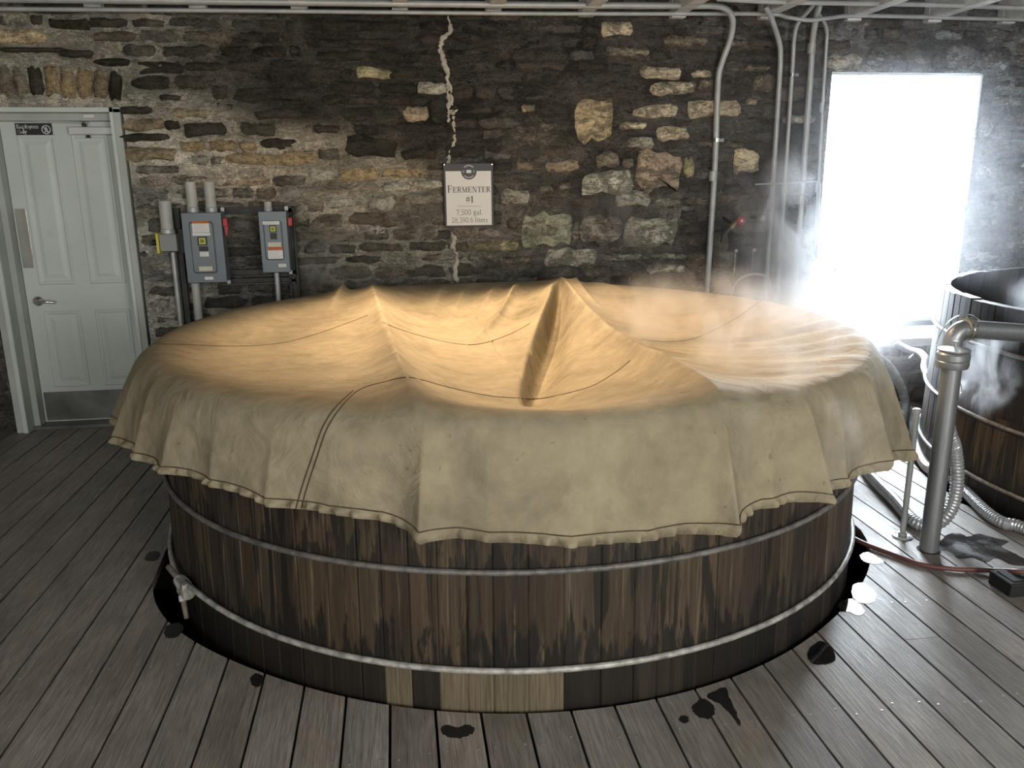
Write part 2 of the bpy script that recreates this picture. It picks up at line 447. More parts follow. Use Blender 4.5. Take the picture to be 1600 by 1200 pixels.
def m_bulb():
    t = NT('warm_lamp_glass'); e = t.node('ShaderNodeEmission'); e.inputs['Color'].default_value = (1, 0.62, 0.28, 1); e.inputs['Strength'].default_value = 6
    t.l.new(e.outputs[0], t.out.inputs['Surface']); return t.m
M['bulb'] = m_bulb()

# ================================================================== SETTING
WY = 5.72                                   # face of the stone wall
WIN = (3.105, 4.275, 0.50, 2.365)           # window opening x0 x1 z0 z1
DOOR = (-2.62, -1.705, 0.0, 2.105)          # outside of the door frame
CX, CY, R = 0.524, 3.83, 1.60               # covered tank
C2X, C2Y = 4.52, 3.56                       # open tank

# ---- stain map of the wall with window haze tinted in at far right, in photograph-sized units along the wall
def wall_tone(u, v):
    """mortar and stone tint: lime-pale near the door, soot-black high in the middle, earth-grey to the right, window haze painted in at the far right"""
    u = np.asarray(u, float); v = np.asarray(v, float)
    zones = [  # centre u, v, radius u, v, weight, colour (sRGB)
        (100, 60, 170, 60, 1.0, (92, 86, 72)), (90, 125, 110, 40, 1.3, (128, 122, 106)),
        (240, 250, 75, 130, 1.6, (136, 130, 112)), (230, 430, 70, 110, 1.3, (112, 110, 100)),
        (400, 270, 130, 50, 1.5, (126, 115, 92)), (570, 290, 90, 45, 1.4, (128, 118, 94)),
        (310, 110, 120, 60, 1.0, (62, 57, 47)), (560, 110, 190, 80, 1.5, (42, 38, 31)),
        (780, 110, 130, 90, 1.4, (40, 36, 30)), (640, 225, 60, 35, 1.2, (42, 37, 30)),
        (400, 410, 90, 60, 1.2, (62, 60, 52)), (590, 390, 120, 70, 1.3, (92, 88, 76)),
        (880, 210, 100, 70, 1.0, (66, 60, 50)), (930, 350, 150, 90, 1.4, (64, 59, 52)),
        (1010, 130, 130, 90, 1.4, (52, 47, 41)), (1180, 180, 120, 130, 1.2, (58, 55, 50)),
        (1180, 400, 100, 90, 1.2, (62, 60, 58)), (1420, 60, 140, 60, 1.2, (76, 76, 76)), (1560, 260, 90, 180, 1.2, (70, 74, 78)),
        (20, 560, 60, 150, 1.2, (64, 60, 53)), (1420, 600, 90, 60, 1.2, (96, 98, 102)),
    ]
    W = np.full(u.shape, 0.02); c = [np.full(u.shape, 0.02 * lin(66) / 0.42) for _ in range(3)]
    for (a, b, ra, rb, wt, col) in zones:
        g = wt * np.exp(-((u - a) / ra) ** 2 - ((v - b) / rb) ** 2)
        W = W + g
        for k in range(3): c[k] = c[k] + g * lin(col[k]) / 0.42
    c = [q / W for q in c]; g = (c[0] + c[1] + c[2]) / 3
    return [q * 0.62 + g * 0.38 for q in c]

def proj_np(X, Y, Z):
    v = np.stack([X, Y, Z - CAM_H], -1); z = v @ np.array(CF)
    return 800 + FPX * (v @ np.array(CR)) / z, 600 + FPX * (v @ np.array(CD)) / z

def build_wall():
    xs = np.unique(np.round(np.concatenate([np.arange(-4.6, -2.9, 0.12), np.arange(-2.9, 5.3, 0.03), np.arange(5.3, 7.01, 0.12), [WIN[0], WIN[1], DOOR[0] - 0.012, DOOR[1] + 0.012]]), 4))
    zs = np.unique(np.round(np.concatenate([np.arange(-0.05, 3.0, 0.03), [WIN[2], WIN[3], DOOR[3] + 0.012]]), 4))
    X, Z = np.meshgrid(xs, zs, indexing='ij')
    ed = np.minimum.reduce([np.maximum(np.maximum(WIN[0] - X, X - WIN[1]), np.maximum(WIN[2] - Z, Z - WIN[3])), np.maximum(np.maximum(DOOR[0] - X, X - DOOR[1]), Z - DOOR[3])])
    ed = np.clip(ed / 0.06, 0.15, 1)
    Y = WY + (fbm(X * 4.5, Z * 9, 3, 4) - 0.5) * 0.07 * ed + (fbm(X * 14, Z * 22, 8, 3) - 0.5) * 0.02 * ed
    U, Vv = proj_np(X, np.full_like(X, WY), Z)
    c = wall_tone(U, Vv)
    soot = fbm(X * 3.1, Z * 6.2, 21, 5)
    m = np.clip((soot - 0.36) / 0.25, 0, 1)
    k = 0.52 + 0.62 * m
    nx, nz = len(xs), len(zs)
    idx = np.arange(nx * nz).reshape(nx, nz)
    V = np.stack([X, Y, Z], -1).reshape(-1, 3)
    faces = []
    for i in range(nx - 1):
        xm = (xs[i] + xs[i + 1]) / 2
        for j in range(nz - 1):
            zm = (zs[j] + zs[j + 1]) / 2
            if WIN[0] < xm < WIN[1] and WIN[2] < zm < WIN[3]: continue
            if DOOR[0] - 0.012 < xm < DOOR[1] + 0.012 and zm < DOOR[3] + 0.012: continue
            faces.append((idx[i, j], idx[i + 1, j], idx[i + 1, j + 1], idx[i, j + 1]))
    me = bpy.data.meshes.new('wall_back'); me.from_pydata(V.tolist(), [], [tuple(int(q) for q in f) for f in faces])
    me.polygons.foreach_set('use_smooth', [True] * len(me.polygons))
    at = me.color_attributes.new('tint', 'FLOAT_COLOR', 'POINT')
    A = np.ones((nx * nz, 4)); 
    for q in range(3): A[:, q] = np.clip((c[q] * k).reshape(-1), 0.004, 0.8)
    at.data.foreach_set('color', A.reshape(-1))
    me.materials.append(M['mortar'])
    o = bpy.data.objects.new('wall_back', me); COL.objects.link(o); BASE[o.name] = Vector((0, 0, 0))
    tag(o, 'soot-stained rubble stone wall behind the covered tank', 'wall', kind='structure')
    # reveals of the window opening and the thickness of the wall
    m = MB(); a_, b_, c_, d_ = WIN; q = 0.22; y0, y1 = WY - 0.004, 6.22
    for (p1, p2) in (((a_, c_), (a_, d_)), ((b_, d_), (b_, c_)), ((a_, d_), (b_, d_))):
        def sp(p): return (p[0] + (-q if p[0] == a_ else 0.47), y1, p[1] + (0.14 if p[1] == d_ else 0))
        m.add([(p1[0], y0, p1[1]), (p2[0], y0, p2[1]), sp(p2), sp(p1)], [(0, 1, 2, 3)])
    m.build('window_reveal', M['white_paint'], o)
    m = MB()   # masonry core behind the face, left, right, over and under the opening
    m.bx(-4.6, DOOR[0] - 0.02, WY + 0.06, 6.2, -0.05, 2.98); m.bx(DOOR[1] + 0.02, WIN[0] - 0.25, WY + 0.06, 6.2, -0.05, 2.98)
    m.bx(WIN[1] + 0.48, 7.0, WY + 0.06, 6.2, -0.05, 2.98); m.bx(WIN[1] + 0.10, WIN[1] + 0.48, WY + 0.02, WY + 0.06, -0.05, 2.98); m.bx(WIN[0] - 0.25, WIN[1] + 0.48, WY + 0.06, 6.2, WIN[3] + 0.15, 2.98)
    m.bx(WIN[0] - 0.25, WIN[1] + 0.48, WY + 0.06, 6.2, -0.05, WIN[2]); m.bx(DOOR[0] - 0.02, DOOR[1] + 0.02, WY + 0.06, 6.2, DOOR[3] + 0.03, 2.98)
    m.bx(-4.6, 7.0, WY + 0.20, 6.2, -1.4, -0.04); m.build('masonry_core', M['plaster'], o)
    return o
WALL = build_wall()

# ---- stones
def stone_mesh(seed):
    """irregular quarry-faced block: 16-sided outline, bevelled front"""
    r = random.Random(seed); V = []
    side = [(-0.5 + k / 5, 0.5) for k in range(5)] + [(0.5, 0.5), (0.5, 0.17), (0.5, -0.17)] + [(0.5 - k / 5, -0.5) for k in range(5)] + [(-0.5, -0.5), (-0.5, -0.17), (-0.5, 0.17)]
    n = len(side); tilt = r.uniform(-0.10, 0.10); tx = r.uniform(-0.12, 0.12)
    P = []
    for (x, z) in side:
        c = 0.90 if abs(abs(x) - 0.5) < 1e-6 and abs(abs(z) - 0.5) < 1e-6 else 1.0
        x2 = x * c + r.uniform(-0.05, 0.03) * (1 if x > 0 else -1) + tx * z * 0.5
        z2 = z * c * (1 + tilt * x * 2) + r.uniform(-0.16, 0.07) * (1 if z > 0 else -1) * (1 if abs(z) > 0.4 else 0.3)
        P.append((x2, z2))
    V += [(x, 0.5, z) for (x, z) in P]
    V += [(x * r.uniform(0.90, 0.97), -0.40 + r.uniform(-0.10, 0.06), z * r.uniform(0.80, 0.92)) for (x, z) in P]
    V.append((r.uniform(-.15, .15), -0.5 + r.uniform(-.08, .08), r.uniform(-.1, .1)))
    F = [(k, (k + 1) % n, n + (k + 1) % n, n + k) for k in range(n)] + [(n + k, n + (k + 1) % n, 2 * n) for k in range(n)]
    return V, F
STONE_V = [stone_mesh(s) for s in range(28)]
STONE_M = []
for s_, (V_, F_) in enumerate(STONE_V):
    me = bpy.data.meshes.new('stone'); me.from_pydata(V_, [], F_)
    bm = bmesh.new(); bm.from_mesh(me); bmesh.ops.recalc_face_normals(bm, faces=bm.faces[:]); bm.to_mesh(me); bm.free()
    me.polygons.foreach_set('use_smooth', [True] * len(me.polygons))
    me.materials.append(M['stone']); STONE_M.append(me)

PAL = {'L': (168, 155, 132), 'M': (112, 104, 90), 'Mg': (118, 112, 100), 'Lg': (146, 142, 128), 'G': (160, 158, 140), 'GG': (128, 128, 108),
       'Y': (164, 147, 116), 'Y2': (180, 166, 138), 'Yg': (150, 142, 110), 'P': (146, 130, 110), 'P2': (128, 121, 110), 'T': (136, 120, 92),
       'T2': (124, 113, 92), 'D': (46, 43, 36), 'D2': (58, 54, 46), 'B': (120, 122, 124)}
HAND = [  # measured stones: left, top, right, bottom on the photograph, tint
 (940,35,985,57,'L'),(945,72,1012,88,'M'),(1037,57,1105,73,'M'),(998,105,1062,123,'L'),(1080,110,1108,122,'L'),(1018,127,1085,147,'L'),
 (1092,125,1112,139,'L'),(1074,157,1152,185,'L'),(992,165,1058,184,'L'),(968,191,1008,202,'L'),(1026,197,1074,220,'L'),(980,214,1018,231,'Lg'),
 (898,152,956,217,'Y'),(840,192,875,207,'M'),(815,163,835,174,'L'),(910,268,985,303,'G'),(932,238,965,262,'M'),(973,248,988,262,'M'),(996,238,1063,298,'P'),
 (1068,248,1082,275,'Yg'),(783,296,827,320,'Lg'),(961,298,1012,323,'Lg'),(1024,310,1060,324,'Lg'),(1067,308,1106,321,'M'),(816,333,892,385,'GG'),
 (893,347,905,375,'Lg'),(905,338,970,380,'P2'),(975,340,1058,384,'Lg'),(793,340,808,358,'M'),(735,377,810,393,'Yg'),(780,400,833,413,'M'),
 (852,388,930,416,'Lg'),(943,395,1000,407,'Lg'),(1016,395,1070,405,'Lg'),(1010,413,1068,426,'Lg'),(1073,397,1105,418,'M'),(912,415,952,432,'M'),
 (1057,432,1080,448,'M'),(1145,232,1183,270,'Y2'),(1093,220,1160,232,'M'),(1178,116,1208,142,'M'),(1165,102,1200,112,'M'),(1222,180,1272,193,'Lg'),
 (850,252,902,268,'P'),(842,290,862,303,'M'),(870,284,890,298,'M'),(1125,62,1165,74,'M'),(1165,155,1180,164,'L'),(1105,365,1135,395,'M'),(1112,390,1150,425,'M'),
 (1290,86,1342,109,'Lg'),(1356,80,1378,102,'B'),(1350,46,1368,62,'B'),(1480,70,1520,106,'B'),(1462,48,1500,62,'B'),(1538,46,1580,66,'B'),(1530,78,1574,112,'B'),(1550,150,1596,166,'B'),
 (1530,180,1547,212,'B'),(1568,270,1600,288,'B'),(1574,314,1604,334,'B'),(1524,255,1552,280,'B'),
 (0,48,73,69,'Y'),(556,105,610,123,'Yg'),(630,166,668,190,'P'),(652,128,698,148,'Lg'),(282,220,322,238,'T'),(327,220,372,237,'T'),(376,221,400,237,'T'),(355,240,480,258,'T'),
 (300,243,327,258,'Lg'),(330,244,352,258,'Mg'),(530,262,590,284,'T'),(596,262,662,277,'T'),(482,263,527,280,'Lg'),(510,308,570,325,'Lg'),(576,308,616,328,'Lg'),(630,302,692,320,'Mg'),
 (190,230,277,252,'T2'),(190,185,256,205,'T2'),(258,188,281,203,'D2'),(270,170,325,184,'T2'),(440,237,495,254,'T'),(600,285,640,300,'Lg'),(645,282,690,294,'Lg'),
 (216,97,286,117,'D'),(208,120,266,140,'D'),(275,117,322,138,'D2'),(290,97,350,112,'D'),(355,96,412,113,'D2'),(200,145,224,158,'Lg'),(250,148,282,157,'D2'),(190,166,238,179,'D2'),
 (192,208,264,221,'D2'),(288,192,352,214,'D2'),(375,192,430,211,'D2'),(408,217,464,232,'D'),(400,170,470,186,'D2'),(368,138,480,160,'D'),
 (494,80,570,96,'D'),(576,80,632,97,'D'),(632,82,688,98,'D'),(478,104,552,122,'D'),(615,104,692,122,'D'),(516,128,584,146,'D'),(592,130,650,146,'D'),(505,150,542,164,'D'),(545,150,590,164,'D2'),
 (533,168,628,189,'D'),(672,152,697,190,'D'),(590,150,668,164,'D'),(490,195,530,208,'D2'),(552,195,612,210,'D'),(618,192,690,206,'D'),(540,212,620,246,'D'),(628,232,680,250,'D'),
 (478,60,544,74,'D'),(546,60,620,72,'D'),(500,32,640,50,'D'),(150,92,204,103,'D'),(0,74,100,82,'D2'),(95,78,145,90,'D2'),(76,30,140,46,'D'),(140,28,200,44,'D2'),
]
def wall_xz(u, v):
    p = atY(u, v, WY); return p.x, p.z
cells = []      # x, z, w, h, depth, rgb, visible size
def hand_rect(x0, y0, x1, y1):
    u, v = (x0 + x1) / 2, (y0 + y1) / 2
    a = wall_xz(x0, v); b = wall_xz(x1, v); c = wall_xz(u, y0); d = wall_xz(u, y1)
    return (a[0] + b[0]) / 2, (c[1] + d[1]) / 2, b[0] - a[0], c[1] - d[1]
for (x0, y0, x1, y1, k) in HAND:
    x, z, ww, hh = hand_rect(x0, y0, x1, y1)
    j = random.uniform(0.85, 1.1)
    cells.append((x, z, ww * 1.08, hh * 1.2, 0.095 if x1 < 700 else 0.125, tuple(lin(q) * j / 0.50 for q in PAL[k]), 0.85 if x1 < 700 else random.choice((0.38, 0.5, 0.65))))
nh = len(cells)
def overlaps(x, z, ww, hh, pad=0.006):
    for (a, b, c, d, *_r) in cells[:nh]:
        if abs(x - a) < (ww + c) / 2 - 0.01 + pad and abs(z - b) < (hh + d) / 2 - 0.01 + pad: return True
    return False
def in_opening(x, z, ww, hh):
    if x + ww / 2 > WIN[0] - 0.005 and x - ww / 2 < WIN[1] + 0.005 and z + hh / 2 > WIN[2] and z - hh / 2 < WIN[3] + 0.005: return True
    if x + ww / 2 > DOOR[0] - 0.02 and x - ww / 2 < DOOR[1] + 0.012 and z - hh / 2 < DOOR[3] + 0.33: return True
    return False
z = 0.02; rowi = 0
while z < 2.86:
    hh = random.uniform(0.062, 0.112)
    x = -2.95 + random.uniform(0, 0.2)
    while x < 5.0:
        u, v = project((x, WY, z))
        right = u > 700
        ww = random.uniform(0.13, 0.40) if not right else random.uniform(0.12, 0.34)
        xm, zm = x + ww / 2, z + hh / 2 + random.uniform(-0.008, 0.008)
        hh2 = hh * random.uniform(0.92, 1.06)
        placed = False
        for wtry in (ww, ww * 0.6, ww * 0.35):
            xm2 = x + wtry / 2
            if not overlaps(xm2, zm, wtry, hh2) and not in_opening(xm2, zm, wtry, hh2):
                if wtry > 0.06:
                    U, V = project((xm2, WY, zm)); t3 = wall_tone(U, V)
                    if right:
                        j = random.choice((0.55, 0.75, 0.95, 1.3, 1.8, 2.3))
                        warm = random.uniform(0.95, 1.15)
                    else:
                        j = random.choice((0.4, 0.5, 0.6, 0.75, 0.95)); warm = random.uniform(0.95, 1.12)
                    col = (float(t3[0]) * j * warm, float(t3[1]) * j, float(t3[2]) * j / warm)
                    cells.append((xm2, zm, wtry * random.uniform(0.97, 1.03), hh2, 0.072 if not right else 0.072, col, 0.7 if not right else random.choice((0.3, 0.5, 0.65))))
                ww = wtry; placed = True; break
        x += (ww if placed else 0.05) + random.uniform(0.006, 0.016)
    z += hh + random.uniform(0.002, 0.010); rowi += 1

vis = []
for i, c_ in enumerate(cells):
    U, V = project((c_[0], WY, c_[1]))
    hidden = (V > 455 and 230 < U < 1380) or U < -40 or U > 1640 or V < -20
    area_ = c_[2] * c_[3] * (0.02 if hidden else 1) * (3 if i < nh else 1)
    vis.append((area_, i))
vis.sort(reverse=True)
top = [i for _, i in vis[:290]]
rest = [i for _, i in vis[290:]]
def stone_tf(c_):
    yb = WY + 0.022
    return Vector((c_[0], yb, c_[1])), (c_[2], c_[4], c_[3]), random.uniform(-0.05, 0.05)
for i in top:
    c_ = cells[i]; loc, sc, rz = stone_tf(c_)
    o = bpy.data.objects.new('stone', random.choice(STONE_M)); COL.objects.link(o)
    o.parent = WALL; o.location = loc; o.scale = sc; o.rotation_euler = (0, rz, 0)
    o.color = (*[min(0.8, q) for q in c_[5]], c_[6])
V_all, F_all, C_all = [], [], []
for i in rest:
    c_ = cells[i]; loc, sc, rz = stone_tf(c_); V_, F_ = random.choice(STONE_V); n0 = len(V_all)
    for v in V_: V_all.append((loc.x + v[0] * sc[0], loc.y + v[1] * sc[1], loc.z + v[2] * sc[2])); C_all.append((*[min(0.8, q) for q in c_[5]], c_[6]))
    F_all += [tuple(q + n0 for q in f) for f in F_]
me = bpy.data.meshes.new('rubble_stones'); me.from_pydata(V_all, [], F_all)
at = me.color_attributes.new('tint', 'FLOAT_COLOR', 'POINT'); at.data.foreach_set('color', [q for c_ in C_all for q in c_])
bm = bmesh.new(); bm.from_mesh(me); bmesh.ops.recalc_face_normals(bm, faces=bm.faces[:]); bm.to_mesh(me); bm.free()
me.polygons.foreach_set('use_smooth', [True] * len(me.polygons)); me.materials.append(M['stone_attr'])
o = bpy.data.objects.new('rubble_stones', me); COL.objects.link(o); o.parent = WALL; o['kind'] = 'stuff'

# arch of dressed stones over the door
VOUS = [(-24,-2,'M'),(1,21,'M'),(24,44,'M'),(47,68,'D2'),(72,93,'T'),(96,118,'T'),(121,144,'T'),(148,169,'T2'),(172,190,'D')]
for (a, b, k) in VOUS:
    um = (a + b) / 2; tilt = (um - 70) / 130 * 0.20
    ytop = 101 + abs(um - 60) ** 1.6 * 0.004; ybot = 152 + abs(um - 60) ** 1.5 * 0.006
    x, z_, ww, hh = hand_rect(a, ytop, b, ybot)
    o = bpy.data.objects.new('arch_stone', random.choice(STONE_M)); COL.objects.link(o); o.parent = WALL
    o.location = (x, WY + 0.02, z_); o.scale = (ww * 1.08, 0.10, hh * 1.08); o.rotation_euler = (0, tilt, 0)
    o.color = (*[lin(q) / 0.60 for q in PAL[k]], 1)
# lime leak down the old joint above and below the sign
LEAKS = [([(700,24),(703,48),(690,62),(688,75),(692,92),(699,115),(700,140),(703,170),(710,178),(708,195),(711,215),(703,238),(702,256)], 0.0135),
         ([(691,55),(690,70),(687,84),(694,100)], 0.010), ([(698,120),(704,138),(706,160),(711,176),(714,172)], 0.009), ([(702,150),(700,170),(702,190)], 0.010), ([(702,362),(710,372),(708,385),(714,400),(711,425),(713,440)], 0.013)]
for pts, rr in LEAKS:
    P = spline([atY(u, v, WY - 0.012) for (u, v) in pts], 8)
    rad = [rr * (0.35 + 1.3 * float(vnoise(np.array([i * 0.55]), np.array([3.1]), 5)[0])) for i in range(len(P))]
    P = [Vector((p.x + random.uniform(-.007, .007), p.y + 0.010, p.z)) for p in P]
    MB().tube(P, rad, 7).build('lime_leak', M['crack'], WALL, smooth=True)

# ---- window
def build_window():
    x0, x1, z0, z1 = WIN[0] - 0.17, WIN[1] + 0.35, WIN[2], WIN[3] + 0.10; Y0 = 6.02
    win = empty('window_1', ((x0 + x1) / 2, Y0, z0), 'tall bright window opening in the stone wall beside the open tank', 'window', kind='structure')
    m = MB(); m.bx(x0, x0 + 0.05, Y0, Y0 + 0.12, z0, z1); m.bx(x1 - 0.05, x1, Y0, Y0 + 0.12, z0, z1); m.bx(x0, x1, Y0, Y0 + 0.12, z1 - 0.05, z1); m.bx(x0, x1, Y0 - 0.03, Y0 + 0.14, z0, z0 + 0.04)
    m.build('window_frame', M['white_paint'], win)
    zm = 1.02
    for (a, b, yy) in ((z0 + 0.04, zm + 0.02, Y0 + 0.02), (zm - 0.02, z1 - 0.05, Y0 + 0.065)):
        m = MB(); m.bx(x0 + 0.05, x0 + 0.095, yy, yy + 0.04, a, b); m.bx(x1 - 0.095, x1 - 0.05, yy, yy + 0.04, a, b)
        m.bx(x0 + 0.095, x1 - 0.095, yy, yy + 0.04, a, a + 0.024); m.bx(x0 + 0.095, x1 - 0.095, yy, yy + 0.04, b - 0.024, b)
        s_ = m.build('sash', M['white_paint'], win)
        MB().bx(x0 + 0.09, x1 - 0.09, yy + 0.018, yy + 0.022, a + 0.035, b - 0.035).build('pane', M['glass'], s_)
    MB().tube([atY(1280, 421, WY + 0.05), atY(1322, 422, WY + 0.1)], 0.006, 8).build('stay_bar', M['dark_metal'], win)
    MB().tube([atY(1486, 416, WY + 0.05), atY(1440, 419, WY + 0.1)], 0.006, 8).build('stay_bar', M['dark_metal'], win)
    # masonry ledge under the opening
    led = empty('window_ledge', (3.7, 5.55, 0), 'stone ledge with pale slab top under the bright window', 'ledge', kind='structure')
    MB().bx(2.95, 4.75, 5.40, WY + 0.05, 0.0, 0.44).build('ledge_core', M['plaster'], led)
    MB().bevbox(2.93, 4.78, 5.33, 6.02, 0.44, 0.50, 0.01).build('ledge_slab', M['white_paint'], led)
    rr = random.Random(5); z = 0.0
    for hh in (0.12, 0.10, 0.11, 0.10):
        x = 2.97
        while x < 4.6:
            ww = rr.uniform(0.14, 0.30)
            o = bpy.data.objects.new('stone', rr.choice(STONE_M)); COL.objects.link(o); o.parent = led
            o.location = Vector((x + ww / 2, 5.395, z + hh / 2)) - BASE[led.name]; o.scale = (ww * 0.96, 0.07, hh * 0.94)
            c = rr.choice(((100, 96, 90), (128, 124, 116), (84, 80, 74))); o.color = (*[lin(q) / 0.60 for q in c], 1)
            x += ww + 0.012
        z += hh + 0.008
build_window()
tag(MB().bx(-30, 40, 6.25, 70, -0.5, -0.3).build('ground', M['ground']), 'pale paved yard outside the window', 'ground', kind='structure')

# ---- rest of the room
o = MB().bx(-4.6, 7.0, -2.6, 6.2, 2.98, 3.05).build('ceiling', M['ceiling']); tag(o, 'dark board ceiling above the pale joists', 'ceiling', kind='structure')
CEIL = o
for u in (-20, 150, 312, 469, 625, 770, 915, 1057, 1195, 1330, 1430 + 25, 1570):
    x = atY(u, 24, WY - 0.02).x
    MB().bx(x - 0.046, x + 0.046, -2.5, WY + 0.02, 2.715, 2.98).build('joist', M['joist'], CEIL)
    MB().bx(x - 0.05, x + 0.05, WY - 0.07, WY + 0.01, 2.692, 2.80).build('joist_bright_plate', M['joist'], CEIL)  # added pale plate, catches the light that the joist undersides miss
for nm, args, lb in (('wall_left', (-4.7, -4.6, -2.7, 6.2, -1.4, 3.0), 'plain plastered side wall left of the photograph'), ('wall_right', (7.0, 7.1, -2.7, 6.2, -1.4, 3.0), 'plain plastered side wall right of the open tank'), ('wall_front', (-4.6, 7.0, -2.7, -2.6, -1.4, 3.0), 'plain plastered wall behind the photographer')):
    tag(MB().bx(*args).build(nm, M['plaster']), lb, 'wall', kind='structure')

def fill_window(name, c, axis, w_, h_, label):  # unseen frames added round the fill lights
    x, y, z = c; t = empty(name, (x, y, z - h_ / 2), label, 'window', kind='structure'); m = MB(); g = 0.06
    def bar(a0, a1, z0, z1):
        if axis == 'x': m.bx(x + a0, x + a1, y - 0.03, y + 0.03, z + z0, z + z1)
        else: m.bx(x - 0.03, x + 0.03, y + a0, y + a1, z + z0, z + z1)
    a, b = w_ / 2, h_ / 2
    bar(-a - g, -a, -b - g, b + g); bar(a, a + g, -b - g, b + g); bar(-a, a, b, b + g); bar(-a, a, -b - g, -b)
    m.build('window_frame', M['white_paint'], t)
fill_window('fill_window_2', (-1.9, -2.56, 1.75), 'x', 1.75, 1.85, 'white-framed window added behind the photographer for fill light, left one')
fill_window('fill_window_3', (2.2, -2.56, 1.75), 'x', 1.75, 1.85, 'white-framed window added behind the photographer for fill light, right one')
fill_window('fill_window_4', (6.95, 1.2, 1.6), 'y', 1.65, 1.85, 'white-framed window added in the right-hand side wall for fill light')
# ---- floor: boards cut round the tank holes
PITCHW = 0.14335; X00 = -0.08588
FLOOR = empty('floor', (0, 0, 0), 'weathered wooden deck boards running toward the stone wall', 'floor', kind='structure')
def hole_r(th):     # hole for the covered tank: tight in front, wider at the two sides
    a = abs(math.atan2(math.sin(th), math.cos(th)))
    side = max(math.exp(-((th + 0.36) / 0.34) ** 2), math.exp(-((th + PI - 0.42) / 0.34) ** 2))
    return 1.624 + 0.078 * side
HOLES = [(CX, CY, hole_r), (C2X, C2Y, lambda t: 1.66)]
def cut_interval(x, cx, cy, fr):
    """y interval taken out of the line x=const by a hole"""
    lo = hi = None
    for sgn in (-1, 1):
        y = cy
        d = x - cx
        if abs(d) >= 1.72: return None
        rr = 1.66
        for _ in range(12):
            q = rr * rr - d * d
            if q <= 0: return None
            y = cy + sgn * math.sqrt(q); rr = fr(math.atan2(y - cy, d))
        if sgn < 0: lo = y
        else: hi = y
    return lo, hi
YF0, YF1 = -2.55, 5.90
TH = 0.036
nplank = 0
rr = random.Random(3)
def plank_piece(xs, ya, yb, col):
    n = len(xs); V = []
    for x, a, b in zip(xs, ya, yb): V += [(x, a, 0), (x, b, 0), (x, a, -TH), (x, b, -TH)]
    F = []
    for i in range(n - 1):
        p, q = 4 * i, 4 * i + 4
        F += [(p, q, q + 1, p + 1), (p + 2, p + 3, q + 3, q + 2), (p, p + 2, q + 2, q), (p + 1, q + 1, q + 3, p + 3)]
    F += [(0, 1, 3, 2), (4 * n - 4, 4 * n - 2, 4 * n - 1, 4 * n - 3)]
    m = MB().add(V, F)
    o = m.build('plank', M['plank'], FLOOR); o.color = (*col, 1); return o
screws = MB()
def plank_col():
    v = rr.uniform(0.88, 1.14); wv = rr.uniform(0.98, 1.03)
    return (0.30 * v * wv, 0.27 * v, 0.24 * v / wv)
k0 = int(math.floor((-4.6 - X00) / PITCHW)); k1 = int(math.ceil((7.0 - X00) / PITCHW))
for k in range(k0, k1):
    xa = X00 + k * PITCHW + 0.0045; xb = X00 + (k + 1) * PITCHW - 0.0045
    if xb < -4.55 or xa > 6.95: continue
    xs = [xa + (xb - xa) * i / 5 for i in range(6)]
    ivs = [[cut_interval(x, *H) for x in xs] for H in HOLES]
    # pieces: start front, cut by holes, then butt joints
    segs = [([YF0] * 6, [YF1] * 6)]
    for iv in ivs:
        if all(q is None for q in iv): continue
        new = []
        for (a, b) in segs:
            if any(q is None for q in iv):
                good = [q for q in iv if q is not None]
                mid = sum((q[0] + q[1]) / 2 for q in good) / len(good)
                iv2 = [q if q is not None else (mid - 0.001, mid + 0.001) for q in iv]
            else: iv2 = iv
            new.append((a, [q[0] for q in iv2])); new.append(([q[1] for q in iv2], b))
        segs = new
    for (a, b) in segs:
        L = min(b) - max(a)
        if L < 0.02: continue
        joints = []
        if L > 3.0:
            xm = (xa + xb) / 2
            yj = 5.28 if (-2.3 < xm < -1.0 and k % 3 != 0) else (2.42 if (k % 4 == 1 and xm > 1.6) else rr.uniform(0.2, 1.0))
            if max(a) + 0.3 < yj < min(b) - 0.3: joints = [yj]
        prev = a
        for yj in joints + [None]:
            e = b if yj is None else [yj - 0.0012] * 6
            plank_piece(xs, prev, e, plank_col()); nplank += 1
            if yj is not None: prev = [yj + 0.0012] * 6
    for yy in np.arange(0.85, 5.6, 0.61):
        for xx in (xa + 0.022, xb - 0.022):
            if math.hypot(xx - CX, yy - CY) > 1.75 and math.hypot(xx - C2X, yy - C2Y) > 1.75 and -3 < xx < 3.2:
                yv = yy + rr.uniform(-0.02, 0.02); screws.lathe([(0.0045, -0.002), (0.0045, 0.0012), (0.002, 0.0015)], (xx, yv, 0), n=6)
o = screws.build('screw_heads', M['screw'], FLOOR, fix=False); o['kind'] = 'stuff'
tag(MB().bx(-4.7, 7.1, -2.7, 6.2, -1.45, -1.35).build('ground', M['under']), 'dark earth in the pit below the deck', 'ground', kind='structure')
tag(MB().bx(DOOR[0], DOOR[1], 5.9, 6.2, -0.06, -0.005).build('trim_1', M['under']), 'dark base under the door threshold', 'trim', kind='structure')

